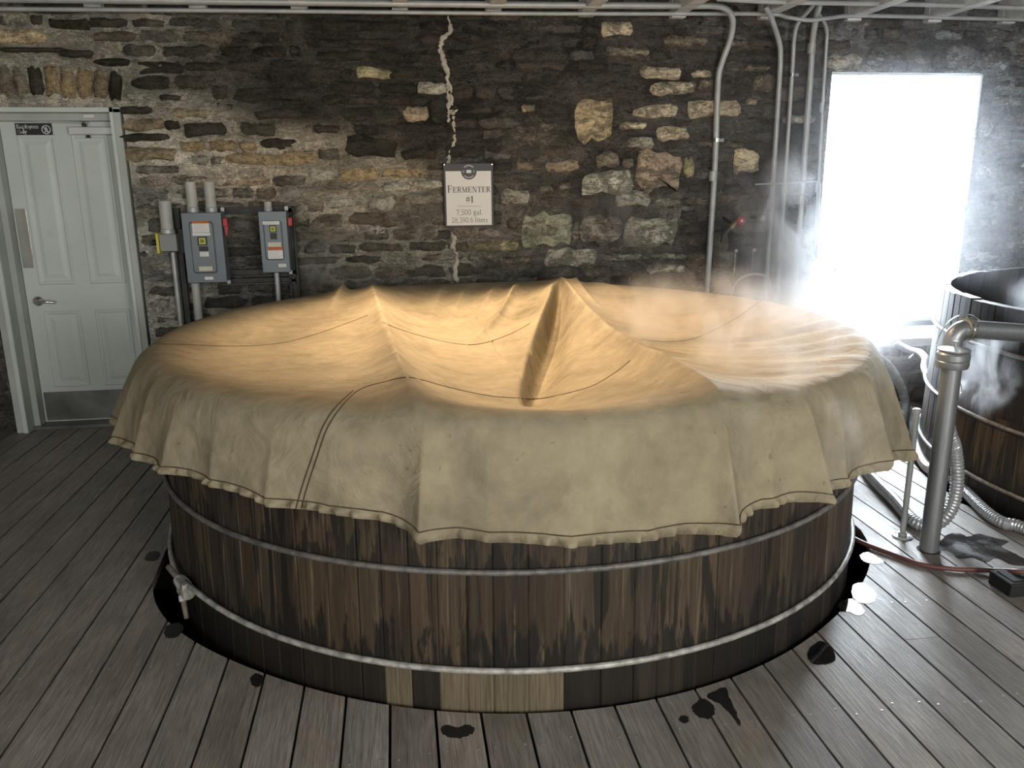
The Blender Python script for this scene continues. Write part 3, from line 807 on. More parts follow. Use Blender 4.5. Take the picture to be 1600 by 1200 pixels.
# ================================================================== DOOR
def build_door():
    Y = 5.88
    d = empty('door_1', (-2.16, Y, 0), 'pale grey-green four-panel door with steel kick plate', 'door', kind='structure')
    x0, x1 = -2.505, -1.768; zt = 2.045
    MB().bevbox(x0, x1, Y, Y + 0.045, 0.02, zt, 0.003).build('door_slab', M['door'], d)
    # frame
    m = MB(); m.bx(-2.62, -2.545, 5.70, 5.93, 0, 2.105); m.bx(-2.545, -2.508, 5.80, 5.93, 0, 2.06); m.build('door_jamb', M['frame'], d)
    m = MB(); m.bx(-1.765, -1.705, 5.70, 5.93, 0, 2.105); m.build('door_jamb', M['frame'], d)
    m = MB(); m.bx(-2.62, -1.705, 5.70, 5.93, 2.085, 2.115); m.bx(-2.545, -1.765, 5.79, 5.93, 2.04, 2.085); m.build('door_head', M['frame'], d)
    m = MB(); m.bx(-2.572, -2.545, 5.685, 5.70, 0, 2.112); m.bx(-1.765, -1.745, 5.685, 5.70, 0, 2.112); m.bx(-2.572, -1.745, 5.685, 5.70, 2.085, 2.112)
    m.build('frame_bead', M['door'], d)
    MB().bx(-2.70, -1.62, 5.935, 6.15, -0.06, 2.16).build('door_light_block', M['under'], d)  # unseen block added to stop sky light leaking round the door
    MB().bx(-2.545, -1.765, 5.76, 5.90, -0.002, 0.018).build('threshold', M['kick'], d)
    # raised panels with mouldings
    for (a, b, z0, z1) in ((-2.405, -2.18, 0.99, 1.955), (-2.075, -1.855, 0.99, 1.955), (-2.405, -2.18, 0.275, 0.80), (-2.075, -1.855, 0.275, 0.80)):
        m = MB(); y = Y
        out = [(a, z0), (b, z0), (b, z1), (a, z1)]
        def ring(off, yy): return [(a + off, yy, z0 + off), (b - off, yy, z0 + off), (b - off, yy, z1 - off), (a + off, yy, z1 - off)]
        R_ = [ring(-0.006, y - 0.0005), ring(0.0, y - 0.009), ring(0.012, y - 0.008), ring(0.022, y - 0.001), ring(0.036, y - 0.001), ring(0.062, y - 0.009)]
        V = [v for r_ in R_ for v in r_]; F = []
        for i in range(5):
            for q in range(4): F.append((4 * i + q, 4 * i + (q + 1) % 4, 4 * i + 4 + (q + 1) % 4, 4 * i + 4 + q))
        F.append((20, 21, 22, 23)); m.add(V, F); m.build('door_panel', M['door'], d)
    MB().bevbox(x0 + 0.012, x1 - 0.012, Y - 0.004, Y, 0.03, 0.235, 0.0015).build('kick_plate', M['kick'], d)
    MB().bevbox(-2.494, -2.424, Y - 0.004, Y, 1.10, 1.49, 0.001).build('push_plate', M['chrome'], d)
    m = MB().lathe([(0.034, 0), (0.034, 0.008), (0.028, 0.016), (0.016, 0.02), (0.014, 0.045), (0.016, 0.05)], (-2.432, Y, 0.875), (0, -1, 0), 20)
    h_ = m.build('door_handle', M['chrome'], d, smooth=40)
    MB().tube(spline([(-2.432, Y - 0.05, 0.875), (-2.40, Y - 0.055, 0.877), (-2.35, Y - 0.052, 0.873), (-2.315, Y - 0.046, 0.868)], 5), [0.012] * 5 + [0.011] * 5 + [0.009] * 6, 10).build('lever', M['chrome'], h_, smooth=True)
    # overhead closer
    c = MB().bevbox(-2.075, -1.785, Y - 0.055, Y, 1.955, 2.005, 0.006).build('door_closer', M['closer'], d)
    MB().bx(-1.796, -1.786, Y - 0.056, Y - 0.001, 1.954, 2.006).build('end_cap', M['black'], c)
    MB().tube([(-1.955, Y - 0.03, 2.03), (-2.32, Y - 0.075, 2.045)], 0.006, 8).build('closer_arm', M['closer'], c)
    MB().lathe([(0.014, 0), (0.014, 0.03)], (-1.98, Y - 0.028, 2.003), n=12).build('pivot', M['dark_metal'], c)
    MB().bevbox(-1.955, -1.885, Y - 0.11, Y - 0.05, 2.055, 2.078, 0.004).build('closer_bracket', M['white_print'], c)
    MB().lathe([(0.016, 0), (0.010, 0.018)], (-1.965, Y - 0.028, 1.936), n=12).build('valve_cap', M['dark_metal'], c)
build_door()

# ------------------------------------------------------------------ lettering: small stroke alphabet with thick stems and serifs
def arc(cx, cy, rx, ry, a0, a1, n=10):
    return [(cx + rx * math.cos(math.radians(a0 + (a1 - a0) * i / n)), cy + ry * math.sin(math.radians(a0 + (a1 - a0) * i / n))) for i in range(n + 1)]
T_, t_ = 0.15, 0.055     # thick and thin strokes, cap height = 1
SER = {   # advance, strokes (polyline, width)
 'F': (0.72, [([(.18,0),(.18,1)],T_),([(.05,.97),(.66,.97)],t_),([(.05,.03),(.34,.03)],t_),([(.18,.52),(.52,.52)],t_),([(.64,1),(.66,.72)],t_),([(.52,.64),(.52,.4)],t_)]),
 'E': (0.74, [([(.18,0),(.18,1)],T_),([(.05,.97),(.66,.97)],t_),([(.05,.03),(.68,.03)],t_),([(.18,.52),(.5,.52)],t_),([(.64,1),(.66,.74)],t_),([(.66,0),(.7,.28)],t_),([(.5,.64),(.5,.4)],t_)]),
 'R': (0.80, [([(.18,0),(.18,1)],T_),([(.05,.97),(.42,.97)],t_),([(.05,.03),(.34,.03)],t_),(arc(.40,.74,.21,.23,90,-90),0.11),([(.18,.51),(.4,.51)],t_),([(.40,.5),(.68,.02)],0.13),([(.6,.03),(.8,.03)],t_)]),
 'M': (1.02, [([(.16,0),(.16,1)],t_),([(.16,1),(.5,.04)],0.13),([(.5,.04),(.84,1)],t_),([(.84,0),(.84,1)],T_),([(.04,.97),(.2,.97)],t_),([(.04,.03),(.28,.03)],t_),([(.7,.03),(.98,.03)],t_),([(.82,.97),(.98,.97)],t_)]),
 'N': (0.88, [([(.16,0),(.16,1)],t_),([(.16,1),(.72,.02)],0.14),([(.72,0),(.72,1)],t_),([(.04,.97),(.2,.97)],t_),([(.04,.03),(.28,.03)],t_),([(.6,.97),(.84,.97)],t_)]),
 'T': (0.76, [([(.38,0),(.38,1)],T_),([(.05,.97),(.71,.97)],t_),([(.06,1),(.05,.72)],t_),([(.70,1),(.71,.72)],t_),([(.24,.03),(.52,.03)],t_)]),
 'W': (1.1, [([(.1,1),(.33,0)],T_),([(.33,0),(.55,.95)],t_),([(.5,1),(.75,0)],T_),([(.75,0),(.98,1)],t_),([(0,.97),(.22,.97)],t_),([(.86,.97),(1.08,.97)],t_)]),
 '#': (0.80, [([(.28,0),(.36,1)],t_),([(.52,0),(.60,1)],t_),([(.08,.66),(.78,.66)],0.1),([(.06,.36),(.76,.36)],0.1)]),
 '1': (0.5, [([(.28,0),(.28,1)],0.17),([(.08,.84),(.28,.98)],t_),([(.08,.03),(.48,.03)],t_)]),
 '7': (0.6, [([(.06,.95),(.56,.95)],0.09),([(.56,.95),(.22,0)],0.11),([(.07,1),(.06,.76)],t_)]),
 ',': (0.28, [([(.14,.08),(.08,-.16)],0.1)]), '.': (0.28, [([(.08,.06),(.19,.06)],0.12)]), ' ': (0.32, []),
 '5': (0.6, [([(.14,.97),(.52,.97)],0.1),([(.13,.97),(.13,.55)],t_),(arc(.27,.31,.24,.30,125,-150),0.1)]),
 '0': (0.62, [(arc(.30,.5,.23,.48,0,360,18),0.09)]),
 'g': (0.6, [(arc(.28,.42,.18,.2,0,360,14),0.085),([(.42,.6),(.56,.63)],t_),([(.18,.26),(.14,.14),(.22,.08),(.44,.06),(.52,-.06),(.44,-.2),(.26,-.24),(.1,-.16),(.12,-.02),(.22,.07)],0.06)]),
 'a': (0.54, [([(.40,.46),(.40,.02)],0.1),(arc(.26,.46,.14,.17,0,170),0.06),(arc(.24,.17,.16,.15,60,330,12),0.07),([(.40,.04),(.52,.04)],t_)]),
 'l': (0.32, [([(.16,0),(.16,1)],0.11),([(.04,.97),(.18,.97)],t_),([(.03,.03),(.29,.03)],t_)]),
 'i': (0.32, [([(.16,0),(.16,.6)],0.11),([(.04,.58),(.18,.58)],t_),([(.03,.03),(.29,.03)],t_),([(.11,.84),(.21,.84)],0.12)]),
 't': (0.38, [([(.16,.8),(.16,.12),(.24,.02),(.34,.08)],0.09),([(.03,.6),(.34,.6)],t_)]),
 'e': (0.52, [([(.08,.34),(.44,.34)],t_),(arc(.26,.31,.19,.29,8,320,16),0.085)]),
 'r': (0.44, [([(.14,0),(.14,.6)],0.1),([(.03,.58),(.16,.58)],t_),([(.03,.03),(.27,.03)],t_),([(.15,.42),(.24,.57),(.36,.56)],0.08)]),
 's': (0.44, [([(.36,.5),(.30,.6),(.16,.58),(.1,.46),(.2,.34),(.32,.26),(.36,.14),(.26,.02),(.12,.03),(.07,.14)],0.08)]),
 '2': (0.6, [(arc(.28,.72,.21,.26,170,-30),0.08),([(.47,.6),(.08,.06)],0.07),([(.06,.04),(.54,.04)],0.1)]),
 '8': (0.6, [(arc(.29,.74,.18,.22,0,360,14),0.075),(arc(.29,.27,.22,.26,0,360,14),0.085)]),
 '3': (0.58, [(arc(.26,.74,.18,.24,150,-80),0.08),(arc(.26,.27,.22,.27,80,-150),0.085)]),
 '9': (0.6, [(arc(.29,.66,.21,.31,0,360,14),0.08),([(.5,.66),(.46,.3),(.3,.06),(.14,.02)],0.08)]),
 '6': (0.6, [(arc(.29,.32,.21,.31,0,360,14),0.08),([(.08,.34),(.14,.7),(.3,.94),(.44,.98)],0.08)]),
}
SANS = {
 'E': (.66, [([(.14,0),(.14,1)],.19),([(.1,.92),(.6,.92)],.17),([(.1,.08),(.6,.08)],.17),([(.1,.5),(.54,.5)],.16)]),
 'm': (.92, [([(.12,0),(.12,.7)],.18),(arc(.29,.44,.17,.22,180,0,8)+[(.46,0)],.17),(arc(.63,.44,.17,.22,180,0,8)+[(.80,0)],.17)]),
 'p': (.66, [([(.13,-.28),(.13,.7)],.18),(arc(.34,.35,.21,.30,0,360,14),.17)]),
 'l': (.28, [([(.14,0),(.14,1)],.19)]),
 'o': (.66, [(arc(.33,.35,.22,.29,0,360,14),.18)]),
 'y': (.6, [([(.05,.7),(.3,.02)],.17),([(.55,.7),(.28,-.1),(.18,-.24),(.06,-.22)],.17)]),
 'e': (.62, [([(.1,.36),(.52,.36)],.14),(arc(.31,.35,.22,.29,5,315,14),.17)]),
 's': (.54, [([(.44,.55),(.3,.66),(.14,.6),(.14,.44),(.28,.36),(.42,.28),(.42,.1),(.26,.04),(.08,.12)],.16)]),
 'O': (.84, [(arc(.42,.5,.32,.42,0,360,18),.19)]),
 'n': (.64, [([(.12,0),(.12,.7)],.18),(arc(.31,.42,.19,.24,180,0,8)+[(.50,0)],.17)]),
}
def strokes_mb(mb, font, text, x, z, size, y, track=0.0, depth=0.0012, small=None):
    """flat lettering standing on the plane y, facing -y"""
    for i, ch in enumerate(text):
        adv, st = font[ch]; sz = size if (small is None or i == 0) else small
        for pts, wd in st:
            for (a, b) in zip(pts[:-1], pts[1:]):
                ax, az = x + a[0] * sz, z + a[1] * sz; bx_, bz = x + b[0] * sz, z + b[1] * sz
                dx, dz = bx_ - ax, bz - az; L = math.hypot(dx, dz) or 1e-6
                nx, nz = -dz / L * wd * sz / 2, dx / L * wd * sz / 2
                ex, ez = (dx / L * wd * sz * 0.2, dz / L * wd * sz * 0.2) if len(pts) > 2 else (0, 0)
                mb.poly([(ax + nx - ex, y, az + nz - ez), (bx_ + nx + ex, y, bz + nz + ez), (bx_ - nx + ex, y, bz - nz + ez), (ax - nx - ex, y, az - nz - ez)], depth)
        x += (adv + track) * sz
    return x
def text_width(font, text, size, track=0.0, small=None):
    return sum((font[c][0] + track) * (size if (small is None or i == 0) else small) for i, c in enumerate(text))
def centred(font, text, xc, z, size, y, track=0.0, small=None):
    mb = MB(); strokes_mb(mb, font, text, xc - text_width(font, text, size, track, small) / 2, z, size, y, track, small=small); return mb
def disc(c, r, y, thick=0.001, n=28, a0=0, a1=360, r_in=None):
    mb = MB()
    P = arc(c[0], c[1], r, r, a0, a1, n)
    if r_in is None: mb.poly([(p[0], y, p[1]) for p in P[:-1 if a1 - a0 == 360 else None]], thick)
    else:
        Q = arc(c[0], c[1], r_in, r_in, a0, a1, n)
        for i in range(n): mb.poly([(P[i][0], y, P[i][1]), (P[i + 1][0], y, P[i + 1][1]), (Q[i + 1][0], y, Q[i + 1][1]), (Q[i][0], y, Q[i][1])], thick)
    return mb

# ---- FERMENTER sign
def build_sign():
    Y = WY - 0.055; x0, x1, z0, z1 = 0.332, 0.672, 1.333, 1.758; xc = 0.5045
    s_ = empty('fermenter_sign', (xc, Y, z0), 'cream FERMENTER #1 sign with black border on the stone wall', 'sign')
    MB().bevbox(x0, x1, Y, Y + 0.022, z0, z1, 0.003).build('board', M['sign_dark'], s_)
    MB().bx(x0 + 0.014, x1 - 0.016, Y - 0.0012, Y, z0 + 0.012, z1 - 0.052).build('panel', M['sign_white'], s_)
    lc = (xc, z1 - 0.055)
    disc(lc, 0.053, Y - 0.0028, 0.0016).build('emblem', M['sign_dark'], s_)
    disc(lc, 0.044, Y - 0.004, 0.001, 16, 40, 140, 0.036).build('emblem_arc', M['pale_print'], s_)
    disc(lc, 0.044, Y - 0.004, 0.001, 16, 220, 320, 0.036).build('emblem_arc', M['pale_print'], s_)
    m = MB(); m.poly([(lc[0] - 0.015, Y - 0.004, lc[1] - 0.010), (lc[0] + 0.015, Y - 0.004, lc[1] - 0.010), (lc[0] + 0.018, Y - 0.004, lc[1]), (lc[0] + 0.015, Y - 0.004, lc[1] + 0.010), (lc[0] - 0.015, Y - 0.004, lc[1] + 0.010), (lc[0] - 0.018, Y - 0.004, lc[1])], 0.001); m.build('emblem_barrel', M['white_print'], s_)
    centred(SER, 'W', lc[0] - 0.036, lc[1] - 0.009, 0.018, Y - 0.004).build('emblem_letter', M['pale_print'], s_)
    centred(SER, 'R', lc[0] + 0.036, lc[1] - 0.009, 0.018, Y - 0.004).build('emblem_letter', M['pale_print'], s_)
    yt = Y - 0.0026
    centred(SER, 'FERMENTER', xc, 1.565, 0.047, yt, 0.06, small=0.0375).build('lettering', M['sign_dark'], s_)
    centred(SER, '#1', xc, 1.497, 0.044, yt).build('lettering', M['sign_dark'], s_)
    MB().bx(xc - 0.082, xc + 0.082, yt, yt + 0.001, 1.4715, 1.4735).build('rule_line', M['grey_print'], s_)
    centred(SER, '7,500 gal.', xc, 1.415, 0.036, yt, 0.04).build('lettering', M['grey_print'], s_)
    centred(SER, '28,390.6 liters', xc, 1.364, 0.034, yt, 0.03).build('lettering', M['grey_print'], s_)
    for a in (x0 + 0.008, x1 - 0.008):
        MB().lathe([(0.004, 0), (0.004, 0.002)], (a, Y, z1 - 0.01), (0, -1, 0), 8).build('nail', M['chrome'], s_)
build_sign()
# ---- Employees Only sign on the door
def build_emp():
    Y = 5.88 - 0.006; a = atY(22, 189, Y); b = atY(82, 207, Y); x0, x1, z0, z1 = a.x, b.x, 1.952, 2.03
    s_ = empty('employees_sign', ((x0 + x1) / 2, Y, z0), 'small black Employees Only sign on the pale door', 'sign')
    MB().bevbox(x0, x1, Y, Y + 0.006, z0, z1, 0.001).build('board', M['black'], s_)
    m = MB(); strokes_mb(m, SANS, 'Employees', x0 + 0.008, z0 + 0.045, 0.024, Y - 0.0013); strokes_mb(m, SANS, 'Only', x0 + 0.010, z0 + 0.014, 0.024, Y - 0.0013)
    m.build('lettering', M['white_print'], s_)
    c = (x1 - 0.036, z0 + 0.038)
    disc(c, 0.028, Y - 0.0013, 0.001, 24, 0, 360, 0.023).build('symbol_ring', M['white_print'], s_)
    m = disc((c[0], c[1] + 0.013), 0.005, Y - 0.0013, n=10)
    for (p, q, wd) in (((0, .009), (-.001, -.003), .008), ((-.001, -.003), (-.010, -.018), .005), ((-.001, -.003), (.009, -.018), .005), ((0, .008), (-.011, .0), .004), ((0, .008), (.011, .001), .004)):
        d = Vector((q[0] - p[0], 0, q[1] - p[1])); nrm = Vector((-d.z, 0, d.x)).normalized() * wd / 2
        P = Vector((c[0] + p[0], Y - 0.0013, c[1] + p[1])); Q = Vector((c[0] + q[0], Y - 0.0013, c[1] + q[1]))
        m.poly([P + nrm, Q + nrm, Q - nrm, P - nrm], 0.001)
    m.build('symbol_figure', M['white_print'], s_)
    m = MB(); d = Vector((0.032, 0, -0.032)); nrm = Vector((1, 0, 1)).normalized() * 0.0022; P = Vector((c[0], Y - 0.0026, c[1]))
    m.poly([P - d / 2 + nrm, P + d / 2 + nrm, P + d / 2 - nrm, P - d / 2 - nrm], 0.001); m.build('symbol_bar', M['white_print'], s_)
build_emp()

# ================================================================== TANKS
def tank_r(z): return R - 0.022 * max(z, 0) / 1.0
def stave_color(th, i, rr, light_low):
    base = rr.choice(((0.115, 0.080, 0.048), (0.085, 0.058, 0.036), (0.13, 0.095, 0.058), (0.075, 0.054, 0.037), (0.10, 0.072, 0.047), (0.12, 0.088, 0.060)))
    v = rr.uniform(0.36, 0.66)
    return (base[0] * v, base[1] * v, base[2] * v, light_low)
def build_tank(name, cx, cy, label, seed, hoops, low_light, z_top=0.935, tone=1.0):
    rr = random.Random(seed)
    t = empty(name, (cx, cy, 0), label, 'fermenting tank')
    ths = []; a = -PI
    while a < PI - 0.03:
        ths.append(a); a += rr.choice((0.052, 0.058, 0.064, 0.070, 0.076))
    ths.append(PI)
    if ths[-1] - ths[-2] < 0.03: ths.pop(-2)
    for i in range(len(ths) - 1):
        a0, a1 = ths[i], ths[i + 1]; g = 0.0005 / R
        V = []; rows = (-1.3, 0.0, z_top)
        off = rr.uniform(-0.0015, 0.0015)
        for zz in rows:
            zz2 = zz + (rr.uniform(-0.004, 0.004) if zz == z_top else 0)
            ro = tank_r(zz) + off
            A = [a0 + g, a0 + g + 0.003, (a0 + a1) / 2, a1 - g - 0.003, a1 - g]
            for k, th in enumerate(A):
                q = ro - (0.0028 if k in (0, 4) else 0)
                V.append((cx + q * math.cos(th), cy + q * math.sin(th), zz2))
            for th in (a1 - g, (a0 + a1) / 2, a0 + g):
                V.append((cx + (ro - 0.055) * math.cos(th), cy + (ro - 0.055) * math.sin(th), zz2))
        F = []
        for r_ in range(2):
            for k in range(8): F.append((8 * r_ + k, 8 * r_ + (k + 1) % 8, 8 * r_ + 8 + (k + 1) % 8, 8 * r_ + 8 + k))
        F.append(tuple(range(7, -1, -1))); F.append(tuple(16 + k for k in range(8)))
        o = MB().add(V, F).build('stave', M['stave'], t)
        thm = (a0 + a1) / 2
        c = stave_color(thm, i, rr, low_light(math.degrees(thm), rr))
        o.color = (c[0] * tone, c[1] * tone, c[2] * tone, c[3])
    for (zz, r_, gap) in hoops:
        rad = tank_r(zz) + r_ * 0.8
        if gap is None:
            P = [(cx + rad * math.cos(2 * PI * k / 120), cy + rad * math.sin(2 * PI * k / 120), zz + 0.006 * math.sin(2 * PI * k / 120 * 3)) for k in range(120)]
            MB().tube(P, r_, 8, closed=True).build('hoop', M['hoop_dark'], t, smooth=True)
        else:
            g0 = math.radians(gap)
            P = []
            for k in range(121):
                th = g0 + (2 * PI) * k / 120
                e = min(k, 120 - k)
                P.append((cx + (rad + 0.018 * max(0, 1 - e / 6)) * math.cos(th), cy + (rad + 0.018 * max(0, 1 - e / 6)) * math.sin(th), zz + (0.02 * (1 - k / 6) if k < 6 else (-0.02 * (1 - (120 - k) / 6) if k > 114 else 0))))
            h = MB().tube(P, r_, 8).build('hoop', M['hoop'], t, smooth=True)
            rl = rad + 0.02
            def pt(dth, dr, dz): return Vector((cx + (rl + dr) * math.cos(g0 + dth), cy + (rl + dr) * math.sin(g0 + dth), zz + dz))
            c0 = pt(0, 0.006, 0); tg = Vector((-math.sin(g0), math.cos(g0), 0)); ou = Vector((math.cos(g0), math.sin(g0), 0)); up = Vector((0, 0, 1))
            rot = Matrix((tg, ou, up)).transposed()
            m = MB(); m.box(c0 - up * 0.002, (0.080, 0.036, 0.060), rot); m.tube([c0 - tg * 0.055 + up * 0.010, c0 + tg * 0.055 - up * 0.010], 0.023, 10); m.build('lug', M['hoop'], h)
            MB().tube([c0 - tg * 0.03 + up * 0.009, c0 - tg * 0.13 + up * 0.040 + ou * 0.014], 0.0115, 10).build('threaded_end', M['hoop_rust'], h, smooth=40)
            MB().tube([c0 + ou * 0.010 - up * 0.015, c0 + tg * 0.022 + ou * 0.014 - up * 0.06, c0 + tg * 0.042 + ou * 0.016 - up * 0.11], [0.0115, 0.0105, 0.009], 10).build('threaded_end', M['hoop_rust'], h, smooth=40)
            MB().tube([c0 + tg * 0.006 + ou * 0.011 - up * 0.028, c0 + tg * 0.017 + ou * 0.013 - up * 0.048], 0.017, 6).build('nut', M['hoop'], h)
    return t
def low1(deg, rr):
    if -106 < deg < -91: return 0.95
    if -112 < deg < -109.5: return 0.9
    if -91 < deg < -80: return 0.35 if rr.random() < 0.4 else 0.12
    if -140 < deg < -112: return 0.12
    return rr.choice((0.0, 0.05, 0.2))
TANK = build_tank('fermenter_tank', CX, CY, 'round wooden fermenting tank with pale hoops under the canvas cover', 21,
                  [(0.141, 0.0108, -148.5), (0.473, 0.0105, None), (0.80, 0.010, None)], low1)
def low2(deg, rr): return 0.0
TANK2 = build_tank('fermenter_tank', C2X, C2Y, 'open dark wooden fermenting tank steaming at the right edge', 33,
                   [(0.13, 0.011, None), (0.44, 0.011, None), (0.80, 0.011, None)], low2, z_top=1.02, tone=0.8)
o = MB().lathe([(1.50, 0), (1.50, 0.02), (0.8, 0.024), (0.01, 0.026)], (C2X, C2Y, 0.52), n=48).build('mash', simple('yellow_brown_mash', (0.22, 0.15, 0.07), 0.5, 0, 0.3, 6, 0.3), TANK2)
# rails laid across the covered tank that hold up the canvas
for (xb0, xf0, zc) in ((-0.70, -0.49, 0.955), (0.535, 0.441, 0.90)):
    o = MB().tube([(CX + xb0, CY + 1.42, zc), (CX + xf0, CY - 1.45, zc)], 0.018, 8).build('cross_rail', M['plank'], TANK)
    o.color = (0.12, 0.1, 0.08, 1)

# ------------------------------------------------------------------ canvas cover
XA, XB = -0.50, 0.44
def seg_dist(x, y, p, q):
    """signed across-distance (left of p->q negative) and 0..1 position along"""
    dx, dy = q[0] - p[0], q[1] - p[1]; L = math.hypot(dx, dy)
    t = ((x - p[0]) * dx + (y - p[1]) * dy) / L / L
    s_ = ((x - p[0]) * dy - (y - p[1]) * dx) / L
    return s_, t
def H(x, y):
    r = np.hypot(x, y); dr = np.clip(R - r, 0, None)
    xa = -0.597 - 0.0706 * y; xb = 0.488 + 0.031 * y
    dA, dB = np.abs(x - xa), np.abs(x - xb); dm = np.minimum(dA, dB)
    left = x < xa; right = x > xb
    depth = np.where(left, 0.115, np.where(right, 0.14, 0.20))
    wid = np.where(left, 0.34, np.where(right, 0.32, 0.26))
    bump = (1 - np.exp(-(dr / 0.36) ** 1.15)) * (1 - np.exp(-(dm / wid) ** 0.92))
    edge = 1 - np.exp(-dr / 0.25)
    slack = np.where(dB < dA, 0.085 * np.clip(1 - (y / 1.5) ** 2, 0, 1) ** 1.2, 0.03 * np.clip(1 - (y / 1.5) ** 2, 0, 1)) * np.exp(-dm / 0.5)
    z = 1.0 + 0.045 * np.exp(-dm / 0.10) * (0.5 + 0.5 * edge) - depth * bump - slack
    # long pleat running from the back of the right-hand rail to the middle front
    s_, t = seg_dist(x, y, (0.50, 1.30), (-0.12, -1.12))
    cur = s_ - 0.05 * np.sin(np.clip(t, 0, 1) * PI)
    amp = np.clip(1 - t, 0, 1) ** 0.5 * np.clip((t + 0.02) / 0.10, 0, 1) * np.clip((1 - t) / 0.10, 0, 1)
    lip = 0.10 * np.exp(-np.abs(cur) / 0.14)
    val = -0.18 * np.exp(-((cur + 0.045) / 0.10) ** 2)
    st = 1 / (1 + np.exp(cur / 0.0065))           # 0 left of the fold, 1 right of it
    z = z + amp * (lip * (1 - st) + val * st) * np.where(x < xb, 1, 0.0) * (1 - np.exp(-dB / 0.05))
    # lesser wrinkles fanning from the back rim
    for (p, q, a, w1) in (((0.24, 1.40), (-0.28, -0.10), 0.055, 0.05), ((0.10, 1.42), (-0.30, 0.35), 0.03, 0.045), ((-0.10, 1.45), (-0.36, 0.3), 0.022, 0.05),
                          ((-0.86, 1.30), (-0.92, 0.62), 0.045, 0.05), ((0.62, 1.38), (0.62, 0.5), 0.03, 0.06), ((0.75, 1.33), (1.35, 0.55), 0.02, 0.05),
                          ((-0.25, 1.47), (-0.40, 0.5), 0.02, 0.05)):
        s_, t = seg_dist(x, y, p, q)
        am = 1.5 * a * np.clip(1 - t, 0, 1) * np.clip((t + 0.08) / 0.15, 0, 1)
        z = z + am * np.where(s_ > 0, np.exp(-np.abs(s_) / w1), np.exp(-np.abs(s_) / (w1 * 0.45)))
    # fine radial pulls near the right-hand rim
    th = np.arctan2(y, x)
    pull = np.exp(-((th + 0.05) / 0.65) ** 2) * np.exp(-dr / 0.45) * np.clip(dr / 0.05, 0, 1)
    z = z + 0.012 * pull * np.sin(th * 46 + 3 * fbm(x * 3, y * 3, 4, 2)) 
    z = z - 0.024 * np.exp(-dr / 0.045)
    z = z + (fbm(x * 2.2 + 9, y * 2.2 + 4, 31, 3) - 0.5) * 0.03 * np.clip(dr / 0.2, 0, 1)
    # the left ridge slumps a little on its left side
    return z
HEM = [(-180, .63), (-168, .64), (-158, .655), (-151, .665), (-139, .69), (-129, .68), (-120, .672), (-111, .66), (-105, .632), (-99, .618), (-94, .608), (-85, .594), (-77, .586),
       (-70, .63), (-61, .618), (-54, .60), (-44, .60), (-32, .52), (-20, .50), (-8, .56), (20, .60), (60, .64), (110, .66), (150, .64), (180, .63)]
